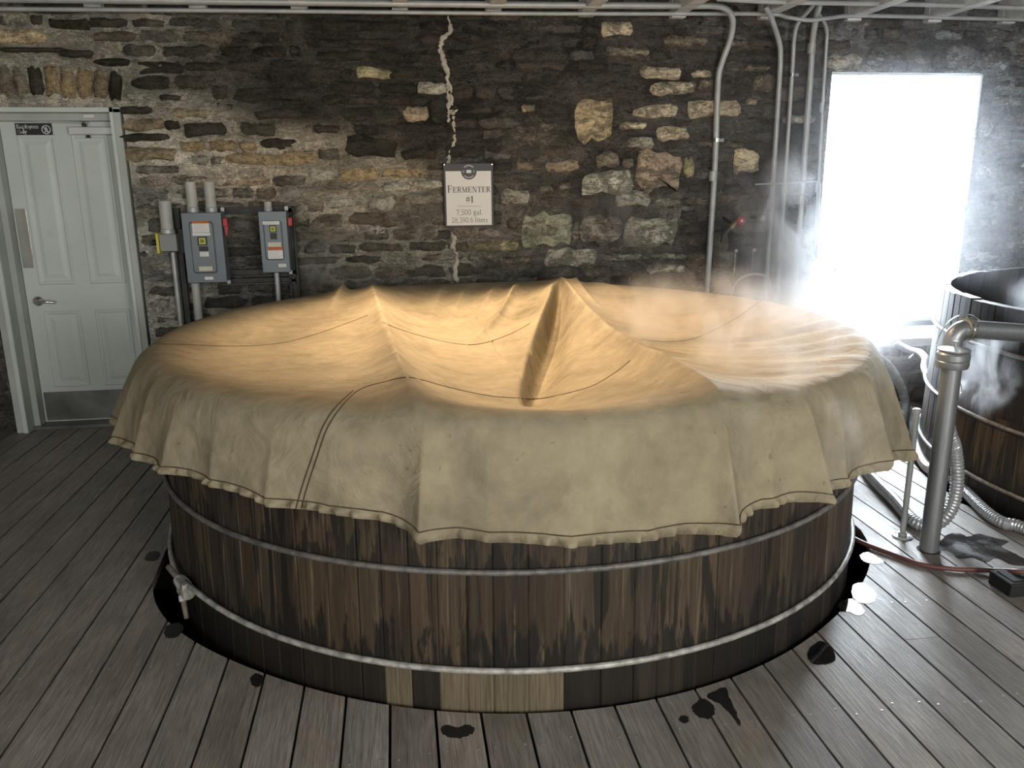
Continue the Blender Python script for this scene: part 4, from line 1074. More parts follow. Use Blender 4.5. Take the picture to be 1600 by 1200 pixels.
# folds of the skirt: angle, width, outward swing at the hem
FOLDS = [(-172, 7, .10), (-160, 5, .07), (-150, 4, .045), (-141, 4.5, .05), (-133, 3, .02), (-124, 4, .035), (-117, 3, .012), (-106.5, 2.0, .062), (-100, 3.5, .02), (-92, 5, .03), (-84, 3.5, .018), (-75, 1.9, .07),
         (-68.5, 3, .02), (-62, 2.0, .08), (-55, 3, .03), (-45, 4, .07), (-33, 5, .085), (-20, 7, .11), (-5, 6, .08), (12, 5, .06), (40, 8, .06), (75, 6, .06), (110, 6, .05), (140, 7, .06), (165, 6, .08)]
def angd(a, b): return (a - b + 180) % 360 - 180
def build_cover():
    NTH = 1440; th = np.linspace(-180, 180, NTH, endpoint=False); thr = np.radians(th)
    hem = np.interp(th, [h[0] for h in HEM], [h[1] for h in HEM])
    fold = np.zeros(NTH)
    for (a, wd, k) in FOLDS: fold += 1.5 * k * np.exp(-np.abs(angd(th, a) / (wd * 0.9)) ** 1.12)
    fold += 0.022 * (fbm(th * 0.16 + 60, th * 0, 5, 3) - 0.5)
    peak = np.zeros(NTH)
    for a in (math.degrees(math.atan2(-1.49, XA)), math.degrees(math.atan2(-1.53, XB)), math.degrees(math.atan2(1.49, XA)), math.degrees(math.atan2(1.53, XB))):
        peak += np.exp(-np.abs(angd(th, a)) / 3.0)
    ruff = np.sin(thr * 170 + 9 * fbm(th * 0.35 + 90, th * 0 + 1, 6, 3)) * (0.2 + 1.3 * fbm(th * 0.5 + 30, th * 0 + 7, 9, 2))
    rows_r = np.concatenate([np.linspace(0.0, 1.0, 64)[1:] * 1.0, np.linspace(1.0, R, 46)[1:]])
    V = [(0.0, 0.0, float(H(np.array([0.0]), np.array([0.0]))[0]))]
    for r in rows_r:
        x = r * np.cos(thr); y = r * np.sin(thr); z = H(x, y)
        V += list(zip(x, y, z))
    zr = H(R * np.cos(thr), R * np.sin(thr))
    sk = np.concatenate([[0.008, 0.025, 0.05], np.linspace(0.09, 0.89, 22), [0.905, 0.92, 0.94, 0.96, 0.98, 1.0]])
    hp = int(np.searchsorted(sk, 0.89 - 1e-6)); stitch = []
    for i, s_ in enumerate(sk):
        rd = R + 0.034 * (1 - np.exp(-s_ / 0.07)) + fold * (s_ ** 0.8) * 1.0 + 0.03 * s_
        rd = rd + 0.012 * s_ * (fbm(th * 0.3 + 50, np.full(NTH, s_ * 5), 12, 3) - 0.5)
        z = zr - (zr - hem) * s_ ** 0.97
        if s_ > 0.89:
            k = (s_ - 0.89) / 0.11
            rd = rd + ruff * 0.026 * k ** 0.8 + 0.008 * math.sin(k * PI) - 0.014 * k; z = z + 0.011 * k * ruff
        if i == hp: stitch = list(zip((rd + 0.0015) * np.cos(thr), (rd + 0.0015) * np.sin(thr), z))
        V += list(zip(rd * np.cos(thr), rd * np.sin(thr), z))
    nrow = len(rows_r) + len(sk)
    F = [(0, 1 + k, 1 + (k + 1) % NTH) for k in range(NTH)]
    for i in range(nrow - 1):
        a = 1 + i * NTH; b = a + NTH
        for k in range(NTH): F.append((a + k, b + k, b + (k + 1) % NTH, a + (k + 1) % NTH))
    me = bpy.data.meshes.new('canvas_cover'); me.from_pydata([tuple(map(float, v)) for v in V], [], F)
    me.polygons.foreach_set('use_smooth', [True] * len(me.polygons)); me.materials.append(M['canvas'])
    cov = empty('canvas_cover', (CX, CY, 0.6), 'tan canvas cover draped and sagging over the large round tank', 'cover')
    o = bpy.data.objects.new('canvas_sheet', me); COL.objects.link(o); o.parent = cov; o.location = (0, 0, -0.6)
    BASE[o.name] = Vector((CX, CY, 0.6))
    st = [Vector((CX + v[0], CY + v[1], v[2])) for v in stitch]
    MB().tube(st, 0.0022, 4, closed=True).build('hem_stitching', M['thread'], cov)
    bvh = BVHTree.FromPolygons([Vector((CX + v[0], CY + v[1], v[2])) for v in V], F)
    def on(px, py):
        hit = bvh.ray_cast(CAMP, ray(px, py).normalized())
        return hit[0] - ray(px, py).normalized() * 0.002 if hit[0] else None
    seams = [
      [(470,797),(480,760),(495,715),(510,672),(530,640),(560,610),(600,597),(640,590),(700,605),(760,618),(810,622),(850,622),(920,605),(960,583),(985,563)],
      [(462,795),(473,757),(488,713),(503,670),(523,638),(552,610)],
      [(236,537),(300,539),(370,541),(440,536),(500,520),(545,504),(575,493)],
      [(598,504),(640,520),(700,535),(745,538),(790,525),(828,506)],
      [(1003,530),(1040,534),(1080,530),(1115,516),(1150,497),(1175,480),(1192,468)],
    ]
    for pts in seams:
        sp = spline([Vector((p[0], p[1], 0)) for p in pts], 7)
        P = [q for q in (on(p.x, p.y) for p in sp) if q is not None]
        keep = [P[0]]
        for q in P[1:]:
            if (q - keep[-1]).length < 0.30: keep.append(q)
        MB().tube(keep, 0.0021, 4).build('seam', M['thread'], cov)
    return cov
build_cover()

# ================================================================== ELECTRICAL GEAR LEFT OF THE TANK
def quad_rect(u0, v0, u1, v1, Y):
    um, vm = (u0 + u1) / 2, (v0 + v1) / 2
    return atY(u0, vm, Y).x, atY(u1, vm, Y).x, atY(um, v1, Y).z, atY(um, v0, Y).z
def build_disconnect(name, label, px, raised, labels, logo, lever, YF=5.50, YB=5.645):
    x0, x1, z0, z1 = quad_rect(*px, YF)
    t = empty(name, ((x0 + x1) / 2, (YF + YB) / 2, z0), label, 'electrical box')
    MB().bevbox(x0, x1, YF + 0.012, YB, z0, z1, 0.004).build('enclosure', M['box_grey'], t)
    c = MB().bevbox(x0 - 0.003, x1 + 0.003, YF, YF + 0.014, z0 - 0.003, z1 + 0.003, 0.003).build('cover_door', M['box_grey'], t)
    W, Hh = x1 - x0, z1 - z0
    def fx(f): return x0 + W * f
    def fz(f): return z1 - Hh * f
    a, b, p, q = raised; rad = 0.018
    out = []
    for (cx_, cz, a0) in ((fx(b) - rad, fz(p) - rad, 0), (fx(a) + rad, fz(p) - rad, 90), (fx(a) + rad, fz(q) + rad, 180), (fx(b) - rad, fz(q) + rad, 270)):
        out += arc(cx_, cz, rad, rad, a0, a0 + 90, 5)
    cxm, czm = sum(o_[0] for o_ in out) / len(out), sum(o_[1] for o_ in out) / len(out)
    m = MB(); n = len(out); inn = [(cxm + (o_[0] - cxm) * (1 - 0.012 / (W / 2)), czm + (o_[1] - czm) * (1 - 0.012 / (Hh / 2))) for o_ in out]
    m.add([(o_[0], YF, o_[1]) for o_ in out] + [(o_[0], YF - 0.014, o_[1]) for o_ in inn], [(i, (i + 1) % n, (i + 1) % n + n, i + n) for i in range(n)] + [tuple(range(n, 2 * n))])
    m.build('raised_panel', M['box_grey'], c)
    yl = YF - 0.0155
    for (a, b, p, q, mt) in labels:
        y_ = yl if p < 0.86 else YF - 0.0015
        lb = MB().bx(fx(a), fx(b), y_, y_ + 0.0012, fz(q), fz(p)).build('label', M[mt], c)
        if mt in ('white_print', 'cream') and (q - p) > 0.045:      # faint rows of print
            m = MB(); k = max(2, int((q - p) / 0.025))
            for i in range(k):
                zz = fz(p + (q - p) * (i + 0.6) / (k + 0.2)); m.bx(fx(a + (b - a) * 0.1), fx(b - (b - a) * (0.12 + 0.1 * (i % 3))), y_ - 0.0006, y_, zz - 0.0009, zz + 0.0009)
            m.build('print_lines', M['pale_print'], lb)
    a, b, p, q = logo
    lg = MB().bx(fx(a), fx(b), yl, yl + 0.0012, fz(q), fz(p)).build('logo_plate', M['black'], c)
    lx, lz = (fx(a) + fx(b)) / 2, (fz(p) + fz(q)) / 2; s_ = min(W * (b - a), Hh * (q - p)) * 0.36
    MB().bx(lx - s_, lx + s_, yl - 0.001, yl, lz - s_, lz + s_).build('logo_square', M['logo_yellow'], lg)
    m = MB()
    k = s_ * 0.72
    m.poly([(lx - k * .8, yl - 0.002, lz - k * .8), (lx + k * .3, yl - 0.002, lz - k * .8), (lx + k * .8, yl - 0.002, lz - k * .35), (lx + k * .8, yl - 0.002, lz + k * .35), (lx + k * .3, yl - 0.002, lz + k * .8), (lx - k * .8, yl - 0.002, lz + k * .8)], 0.001)
    m.build('logo_ring', M['black'], lg)
    k *= 0.62
    m = MB().poly([(lx - k * .8, yl - 0.003, lz - k * .8), (lx + k * .3, yl - 0.003, lz - k * .8), (lx + k * .8, yl - 0.003, lz - k * .35), (lx + k * .8, yl - 0.003, lz + k * .35), (lx + k * .3, yl - 0.003, lz + k * .8), (lx - k * .8, yl - 0.003, lz + k * .8)], 0.001)
    m.build('logo_ring', M['logo_yellow'], lg)
    k *= 0.5
    MB().bx(lx - k, lx + k, yl - 0.004, yl - 0.003, lz - k, lz + k).build('logo_dot', M['black'], lg)
    a, b = lever
    lv = MB().bevbox(x1 + 0.004, x1 + 0.034, YF + 0.02, YF + 0.055, fz(a) - 0.055, fz(a), 0.006).build('lever', M['red'], t)
    if b > a: MB().add([(x1 + 0.010, YF + 0.03, fz(a) - 0.05), (x1 + 0.036, YF + 0.03, fz(a) - 0.05), (x1 + 0.026, YF + 0.03, fz(b)), (x1 + 0.016, YF + 0.03, fz(b)),
                       (x1 + 0.010, YF + 0.05, fz(a) - 0.05), (x1 + 0.036, YF + 0.05, fz(a) - 0.05), (x1 + 0.026, YF + 0.05, fz(b)), (x1 + 0.016, YF + 0.05, fz(b))],
                      [(0, 1, 2, 3), (7, 6, 5, 4), (0, 4, 5, 1), (1, 5, 6, 2), (2, 6, 7, 3), (3, 7, 4, 0)]).build('lever_arm', M['red'], lv)
    for (a, b) in ((x1 - 0.01, z1 + 0.018), (x1 - 0.012, z0 - 0.016)):
        MB().bx(a - 0.012, a + 0.012, YB - 0.012, YB - 0.006, b - 0.016, b + 0.014).build('mounting_ear', M['box_grey'], t)
        disc((a, b), 0.011, YB - 0.0135, 0.0015, 14, 0, 360, 0.005).build('washer', M['white_print'], t)
    return t
build_disconnect('safety_switch', 'larger blue-grey safety switch box with red lever, nearer the door', (288.5, 333, 349, 441), (0.17, 0.80, 0.12, 0.87),
    [(0.27, 0.70, 0.11, 0.145, 'orange'), (0.26, 0.70, 0.145, 0.275, 'white_print'), (0.25, 0.71, 0.28, 0.32, 'white_print'), (0.38, 0.62, 0.475, 0.545, 'black'), (0.39, 0.62, 0.55, 0.62, 'white_print'), (0.33, 0.68, 0.765, 0.83, 'cream'), (0.44, 0.66, 0.92, 0.965, 'white_print')],
    (0.36, 0.61, 0.335, 0.46), (0.075, 0.33))
build_disconnect('safety_switch', 'smaller blue-grey safety switch box with orange warning label', (407.5, 331, 449.5, 425), (0.13, 0.84, 0.14, 0.80),
    [(0.14, 0.76, 0.15, 0.205, 'white_print'), (0.38, 0.63, 0.345, 0.45, 'black'), (0.27, 0.76, 0.50, 0.575, 'cream'), (0.25, 0.80, 0.578, 0.63, 'orange'), (0.25, 0.80, 0.632, 0.775, 'white_print'), (0.59, 0.88, 0.865, 0.92, 'white_print')],
    (0.37, 0.63, 0.22, 0.335), (0.10, 0.10))
# strut frame carrying the boxes
fr = empty('strut_frame', (-1.0, 5.68, 0.2), 'dark metal strut frame carrying the two switch boxes', 'bracket')
def strut(u0, v0, u1, v1, Y=5.665, wdt=0.04, name='strut'):
    a, b = atY(u0, v0, Y), atY(u1, v1, Y); m = MB()
    if abs(a.x - b.x) > abs(a.z - b.z):
        z = (a.z + b.z) / 2
        for k in (-1, 1): m.bx(min(a.x, b.x), max(a.x, b.x), Y - 0.018, Y + 0.02, z + k * wdt / 2 - 0.005, z + k * wdt / 2 + 0.005)
        m.bx(min(a.x, b.x), max(a.x, b.x), Y + 0.012, Y + 0.02, z - wdt / 2, z + wdt / 2)
    else:
        x = (a.x + b.x) / 2
        for k in (-1, 1): m.bx(x + k * wdt / 2 - 0.005, x + k * wdt / 2 + 0.005, Y - 0.018, Y + 0.02, min(a.z, b.z), max(a.z, b.z))
        m.bx(x - wdt / 2, x + wdt / 2, Y + 0.012, Y + 0.02, min(a.z, b.z), max(a.z, b.z))
    m.build(name, M['dark_metal'], fr)
strut(283, 325, 290, 560); strut(455, 322, 462, 500, wdt=0.05); strut(340, 330, 462, 328, wdt=0.036); strut(345, 428, 462, 424, wdt=0.034); strut(345, 441, 462, 437, wdt=0.03)
# control station left of the large switch
x0, x1, z0, z1 = quad_rect(249, 366, 276, 393, 5.54)
cs = empty('control_station', ((x0 + x1) / 2, 5.6, z0), 'small grey control box with yellow side plate and black knob', 'electrical box')
MB().bevbox(x0, x1, 5.54, 5.655, z0, z1, 0.004).build('enclosure', M['box_light'], cs)
MB().bevbox(x0 - 0.018, x0 - 0.002, 5.53, 5.66, z0 - 0.012, z1 + 0.006, 0.003).build('side_plate', M['yellow'], cs)
MB().lathe([(0.012, 0), (0.012, 0.012), (0.02, 0.016), (0.02, 0.034), (0.014, 0.038)], (x0 - 0.018, 5.585, (z0 + z1) / 2), (-1, 0, 0), 14).build('knob', M['black'], cs)
MB().bevbox(x1 + 0.002, x1 + 0.035, 5.60, 5.68, z0 - 0.02, z1 + 0.03, 0.004).build('bracket', M['dark_metal'], cs)
# conduit stubs over and under the boxes
def stub(u0, v0, v1, wpx, label, mat='pvc', Y=5.62, name='conduit_pipe', grp=None):
    a, b = atY(u0, v0, Y), atY(u0 + (v1 - v0) * 0.1, v1, Y); r_ = abs(atY(u0 + wpx, v0, Y).x - a.x) / 2
    t = empty(name, (b.x, Y, min(a.z, b.z)), label, 'conduit', grp)
    MB().cyl((a.x, Y, a.z), (a.x, Y, b.z), r_, 18).build('pipe', M[mat], t, smooth=40)
    MB().lathe([(r_ * 1.12, 0), (r_ * 1.12, 0.03), (r_ * 1.0, 0.034)], (a.x, Y, min(a.z, b.z)), n=18).build('fitting', M['conduit'], t, smooth=40)
    return t
stub(297, 284, 332, 17, 'pale plastic conduit over the larger switch box, left of the pair')
stub(326, 284, 332, 17, 'pale plastic conduit over the larger switch box, right of the pair')
stub(257, 314, 366, 20, 'pale plastic conduit entering the top of the small control box')
stub(418, 315, 332, 12, 'short pale conduit on top of the smaller switch box')
stub(432, 426, 500, 8, 'thin steel conduit below the smaller switch box', 'conduit')
stub(305, 442, 545, 13, 'pale plastic conduit below the larger switch box')
stub(270, 394, 560, 8, 'thin grey conduit below the small control box', 'conduit', Y=5.66)

# ================================================================== CONDUITS ALONG THE WALL AND CEILING
def run(name, label, pts, r_, mat='conduit', couplings=(), n=10, straps=(), cat='conduit', sn=5):
    """pts: (u, v, depth Y)"""
    P = [atY(*p) for p in pts]; P2 = spline(P, sn)
    lo = min(P2, key=lambda p: p.z)
    t = empty(name, lo, label, cat)
    MB().tube(P2, r_, n).build('pipe', M[mat], t, smooth=40)
    for (u, v, Y) in couplings:
        c = atY(u, v, Y); MB().lathe([(r_ * 1.05, -0.035), (r_ * 1.35, -0.033), (r_ * 1.35, 0.033), (r_ * 1.05, 0.035)], c, n=14).build('coupling', M['conduit'], t, smooth=40)
    for (u, v, Y) in straps:
        c = atY(u, v, Y); m = MB().lathe([(r_ * 1.25, -0.011), (r_ * 1.25, 0.011)], c, n=14); m.bx(c.x, c.x + r_ + 0.035, c.y + r_ * 0.2, c.y + r_ * 0.2 + 0.006, c.z - 0.011, c.z + 0.011)
        m.build('strap', M['chrome'], t, smooth=40)
    return t
Yc = 5.66
run('wall_conduit', 'steel conduit bending down from the ceiling, furthest left of the row', [(-30,-2,5.5),(400,3,5.5),(800,7.5,5.5),(1060,9,5.5),(1115,9.5,5.5),(1135,15,5.52),(1145,32,5.56),(1141,62,5.6),(1128,98,5.64),(1122,130,Yc),(1117.5,250,Yc),(1112,340,Yc),(1100,520,Yc)], 0.021, straps=[(1119.5,219,Yc)], couplings=[(1114,275,Yc)])
run('wall_conduit', 'steel conduit second from the left in the row by the window', [(1196,10,5.5),(1205,28,5.54),(1216,60,5.6),(1219.5,85,5.63),(1217,140,Yc),(1208,280,Yc),(1196,460,Yc),(1190,540,Yc)], 0.018, couplings=[(1204,318,Yc)])
run('wall_conduit', 'steel conduit in the middle of the row by the window', [(1275,2,5.4),(1262,18,5.5),(1247,36,5.6),(1241,60,5.64),(1238,110,Yc),(1226,290,Yc),(1216,440,Yc),(1208,550,Yc)], 0.015, straps=[(1238,117,Yc)], couplings=[(1226,296,Yc)])
run('wall_conduit', 'thicker steel conduit second from the window', [(1287,-8,5.45),(1277,20,5.56),(1270,60,5.64),(1267,110,Yc),(1256,260,Yc),(1244,420,Yc),(1234,560,Yc)], 0.021, couplings=[(1268,76,Yc),(1251,312,Yc),(1249,365,Yc)])
run('wall_conduit', 'thin steel conduit right beside the window opening', [(1279,22,5.55),(1287,33,5.6),(1292,48,5.64),(1291,75,Yc),(1285,170,Yc),(1279,284,Yc),(1270,430,Yc),(1262,560,Yc)], 0.0115, couplings=[(1284,168,Yc),(1276,293,Yc)])
run('ceiling_conduit', 'long straight steel conduit under the joist ends across the wall', [(-40,13.5,5.62),(200,15.5,5.62),(400,17,5.62),(800,21,5.62),(1000,21.5,5.62),(1195,22,5.62),(1230,27,5.58),(1262,31.5,5.55),(1290,29,5.56),(1330,24.5,5.6),(1400,25.5,5.62),(1640,32,5.62)], 0.014,
    straps=[])
run('ceiling_conduit', 'upper steel conduit at the ceiling above the bright window', [(1120,-2,5.3),(1220,3,5.3),(1400,6,5.3),(1480,8,5.3),(1640,14,5.3)], 0.016)
run('copper_line', 'thin pipe crossing the vertical conduits and turning down at the window', [(1180,288,5.60),(1230,286,5.60),(1272,283.5,5.60),(1280,285,5.60),(1282,292,5.60),(1280,330,5.60),(1272,440,5.60),(1268,500,5.60)], 0.0065)
# valves on the wall
def valve(u, v, label, wheel_mat, s_=1.0):
    c = atY(u, v, 5.52)
    t = empty('wall_valve', (c.x, c.y, c.z - 0.05), label, 'valve')
    m = MB()
    for k in range(6):
        a = 2 * PI * k / 6; m.lathe([(0.008 * s_, -0.005), (0.011 * s_, 0), (0.008 * s_, 0.005)], (c.x + 0.026 * s_ * math.cos(a), c.y, c.z + 0.026 * s_ * math.sin(a)), (0, -1, 0), 8)
    m.lathe([(0.028 * s_, -0.005), (0.031 * s_, 0), (0.028 * s_, 0.005), (0.015 * s_, 0.006)], c, (0, -1, 0), 24)
    m.build('handwheel', M[wheel_mat], t, smooth=40)
    MB().lathe([(0.011 * s_, 0), (0.011 * s_, 0.008)], (c.x, c.y - 0.006, c.z), (0, -1, 0), 10).build('nut', M['white_print'], t)
    MB().cyl(c, (c.x, c.y + 0.10, c.z), 0.007, 8).build('stem', M['chrome'], t)
    if wheel_mat == 'red':
        MB().tube([(c.x, c.y + 0.06, c.z), (c.x - 0.03, c.y + 0.07, c.z - 0.035), (c.x - 0.06, c.y + 0.07, c.z - 0.06)], [0.016, 0.02, 0.017], 10).build('body', M['brass'], t, smooth=40)
        MB().tube([(c.x - 0.05, c.y + 0.07, c.z - 0.05), (c.x - 0.105, c.y + 0.06, c.z - 0.10), (c.x - 0.115, c.y + 0.05, c.z - 0.15)], [0.02, 0.016, 0.010], 10).build('spout', M['dark_metal'], t, smooth=40)
        MB().cyl((c.x - 0.03, c.y + 0.07, c.z - 0.03), (c.x - 0.055, WY + 0.02, c.z + 0.02), 0.012, 8).build('inlet', M['dark_metal'], t)
    else:
        MB().cyl((c.x, c.y + 0.07, c.z), (c.x, WY + 0.02, c.z), 0.013, 8).build('body', M['brass'], t)
valve(1158, 345, 'small tap with red handwheel on the stone wall', 'red')
valve(1192, 341, 'small pale valve right of the red handwheel tap', 'chrome', 0.6)
for (u, v, side) in ((1150, 392, 'left'), (1178, 391, 'right')):
    c = atY(u, v, 5.6)
    t = empty('wall_hook', (c.x, c.y, c.z - 0.17), 'pale peg with a thin hanging rod, %s of the two' % side, 'hook')
    MB().lathe([(0.011, 0), (0.013, 0.006), (0.009, 0.012)], (c.x, c.y, c.z), (0, -1, 0), 12).build('peg_head', M['white_print'], t, smooth=True)
    MB().cyl((c.x, c.y, c.z), (c.x, WY + 0.02, c.z), 0.005, 8).build('peg', M['chrome'], t)
    MB().tube([(c.x, c.y + 0.01, c.z), (c.x, c.y + 0.01, c.z - 0.16)], 0.0035, 6).build('rod', M['chrome'], t)
run('hanging_hose', 'pale thin hose looped in an arc on the wall above the cover', [(1142,462,5.6),(1148,445,5.6),(1158,434,5.6),(1175,428.5,5.6),(1192,430,5.6),(1201,437,5.6),(1203,450,5.6)], 0.009, 'pvc', cat='hose')

# ================================================================== RIGHT-HAND PIPEWORK
PX, PY = 2.332, 3.085
pz = atY(1472, 541, PY).z
post = empty('standpipe', (PX, PY, 0), 'upright steel standpipe with capped top through the deck', 'pipe')
MB().cyl((PX, PY, -0.3), (PX, PY, pz - 0.075), 0.040, 28).build('pipe', M['steel'], post, smooth=40)
MB().lathe([(0.040, 0), (0.062, 0.006), (0.066, 0.02), (0.066, 0.034), (0.0635, 0.038), (0.066, 0.042), (0.066, 0.066), (0.060, 0.074)], (PX, PY, pz - 0.10), n=28).build('collar', M['steel'], post, smooth=30)
lid = MB().lathe([(0.060, 0), (0.064, 0.004), (0.064, 0.010), (0.03, 0.014), (0.01, 0.015)], (PX, PY, pz - 0.024), n=28).build('lid', M['steel'], post, smooth=30)
MB().lathe([(0.006, 0), (0.006, 0.022), (0.010, 0.024), (0.010, 0.030)], (PX + 0.004, PY, pz - 0.010), n=12).build('pin', M['chrome'], lid)
MB().lathe([(0.050, -0.004), (0.050, 0.0015)], (PX, PY, 0), n=24).build('dark_gap_disc', M['under'], post)  # dark disc standing in for the shaded gap; deck is uncut here
rod = empty('support_rod', (2.300, 3.235, 0), 'thin upright steel rod on a round floor flange', 'pipe')
MB().cyl((2.300, 3.235, 0.0), (2.300, 3.235, atY(1431, 643, 3.235).z), 0.0135, 14).build('pipe', M['conduit'], rod, smooth=40)
MB().lathe([(0.019, 0), (0.019, 0.016), (0.012, 0.02)], (2.300, 3.235, atY(1431, 643, 3.235).z - 0.006), n=16).build('cap', M['conduit'], rod, smooth=30)
fl = MB().lathe([(0.045, 0), (0.045, 0.006), (0.040, 0.008), (0.020, 0.009), (0.020, 0.022), (0.015, 0.024)], (2.300, 3.235, 0), n=24).build('flange', M['conduit'], rod, smooth=30)
for k in range(4):
    MB().lathe([(0.005, 0), (0.005, 0.003)], (2.300 + 0.032 * math.cos(k * PI / 2 + .5), 3.235 + 0.032 * math.sin(k * PI / 2 + .5), 0.008), n=8).build('bolt', M['dark_metal'], fl)
# big horizontal pipe with elbow
pa = atY(1511, 514, 3.24); pb = atY(1640, 523, 3.25)
pipe = empty('transfer_pipe', (pa.x, pa.y, 0.3), 'thick horizontal steel pipe with elbow behind the standpipe', 'pipe')
MB().cyl(pa, pb + (pb - pa).normalized() * 0.30, 0.041, 28).build('pipe', M['steel'], pipe, smooth=40)
dirp = (pb - pa).normalized(); el = []
for k in range(13):
    a = PI / 2 * k / 12; rr_ = 0.062
    el.append(pa - dirp * (rr_ * math.sin(a)) - Vector((0, 0, 1)) * rr_ * (1 - math.cos(a)))
MB().tube(el + [el[-1] - Vector((0, 0, 0.03))], 0.040, 24).build('elbow', M['steel'], pipe, smooth=40)
MB().lathe([(0.042, -0.02), (0.052, -0.018), (0.052, -0.004), (0.047, 0), (0.052, 0.004), (0.052, 0.018), (0.042, 0.02)], pa, dirp, 28).build('clamp', M['chrome'], pipe, smooth=30)
e0 = el[-1]
MB().cyl(e0, (e0.x, e0.y, 0.60), 0.030, 20).build('drop_pipe', M['steel'], pipe, smooth=40)
MB().tube(spline([atY(1463, 540, PY), atY(1470, 520, PY + 0.03), atY(1484, 502, PY + 0.06), atY(1500, 493, 3.2), atY(1518, 492, 3.23), atY(1530, 500, 3.2)], 6), 0.0028, 6).build('tether_wire', M['chrome'], post, smooth=True)
m = MB()
for k in range(5): 
    c = atY(1494 - k * 1.4, 508 + k * 4, 3.14); m.lathe([(0.004, -.003), (0.0055, 0), (0.004, .003)], c, (0, 1, 0), 8)
m.build('chain', M['chrome'], pipe)
MB().tube(spline([atY(1480, 575, 3.14), atY(1492, 582, 3.14), atY(1490, 590, 3.14), atY(1486, 583, 3.14), atY(1496, 590, 3.14), atY(1502, 604, 3.14), atY(1500, 615, 3.14), atY(1482, 625, 3.14)], 6), 0.0022, 6).build('loose_wire', M['chrome'], pipe, smooth=True)

def hose(name, label, P, r_, mat, ribs=False, n=14, sn=14, parts=(), cat='hose'):
    Q = spline(P, sn); lo = min(Q, key=lambda p: p.z)
    t = empty(name, lo, label, cat)
    if ribs:
        # resample evenly, then alternate the radius
        L = [0]
        for a, b in zip(Q[:-1], Q[1:]): L.append(L[-1] + (b - a).length)
        step = 0.0055; N = int(L[-1] / step); R2 = []; j = 0
        for i in range(N):
            s_ = i * step
            while j < len(L) - 2 and L[j + 1] < s_: j += 1
            f = (s_ - L[j]) / max(1e-6, L[j + 1] - L[j]); R2.append(Q[j].lerp(Q[j + 1], f))
        rad = [r_ * (1.0 if i % 3 else 0.86) for i in range(N)]
        MB().tube(R2, rad, n).build('hose_body', M[mat], t, smooth=False)
    else:
        MB().tube(Q, r_, n).build('hose_body', M[mat], t, smooth=True)
    return t
hz = 0.032
def fz_(u, v, z=hz): return atZ(u, v, z)
hose('corrugated_hose', 'thick corrugated steel hose curving from the standpipe over the deck', [
    Vector((e0.x + 0.0, e0.y, 0.62)), Vector((e0.x + 0.035, e0.y - 0.01, 0.50)), atY(1492, 700, 3.27), atY(1496, 745, 3.25), atY(1490, 785, 3.23), atY(1474, 812, 3.22), fz_(1448, 822), fz_(1425, 812), fz_(1400, 784), fz_(1374, 758), fz_(1355, 735),
    fz_(1352, 716), fz_(1368, 698), fz_(1392, 680), fz_(1408, 662), atY(1414, 632, 4.95), atY(1408, 605, 4.98), atY(1392, 577, 4.98), atY(1372, 560, 4.95), atY(1345, 552, 4.85)], 0.031, 'hose_steel', ribs=True)
hose('steel_hose', 'smooth steel hose lying on the deck along the open tank', [
    fz_(1424, 640), fz_(1428, 668), fz_(1434, 700), fz_(1447, 728), fz_(1470, 742), fz_(1492, 752), fz_(1520, 780), fz_(1546, 804), fz_(1570, 818), fz_(1592, 822), Vector((2.93, 2.93, hz)), Vector((3.08, 2.55, hz)), Vector((3.51, 2.12, hz)), Vector((4.06, 1.86, hz))], 0.030, 'hose_steel', ribs=True)
t = hose('valve_hose', 'bright hose with a valve tee left of the standpipe cap', [atY(1402, 538, 5.0), atY(1420, 547, 4.9), atY(1436, 551, 4.8), atY(1446, 560, 4.7), atY(1445, 575, 4.6), atY(1452, 590, 4.5), atY(1462, 602, 4.4)], 0.024, 'hose_steel')
MB().tube([atY(1432, 551, 4.82), atY(1424, 558, 4.80), atY(1421, 561, 4.8)], 0.009, 8).build('valve_lever', M['chrome'], t, smooth=True)
hose('rubber_hose', 'thin red-brown rubber hose lying across the deck', [fz_(1300, 822, .012), fz_(1325, 836, .012), fz_(1352, 850, .012), fz_(1400, 868, .012), fz_(1440, 882, .012), fz_(1490, 889, .014), fz_(1545, 891, .02), fz_(1590, 893, .075), fz_(1640, 897, .075)], 0.011, 'hose_red', n=12)
b0 = atZ(1578, 935, 0)
tb = empty('rubber_block', (b0.x + 0.1, b0.y + 0.06, 0), 'black rubber block on the deck under the red-brown hose', 'block')
MB().bevbox(b0.x, b0.x + 0.22, b0.y, b0.y + 0.13, 0, 0.060, 0.008).build('body', M['rubber'], tb)
MB().bevbox(b0.x + 0.02, b0.x + 0.2, b0.y + 0.02, b0.y + 0.11, 0.058, 0.064, 0.002).build('tread', M['rubber'], tb)

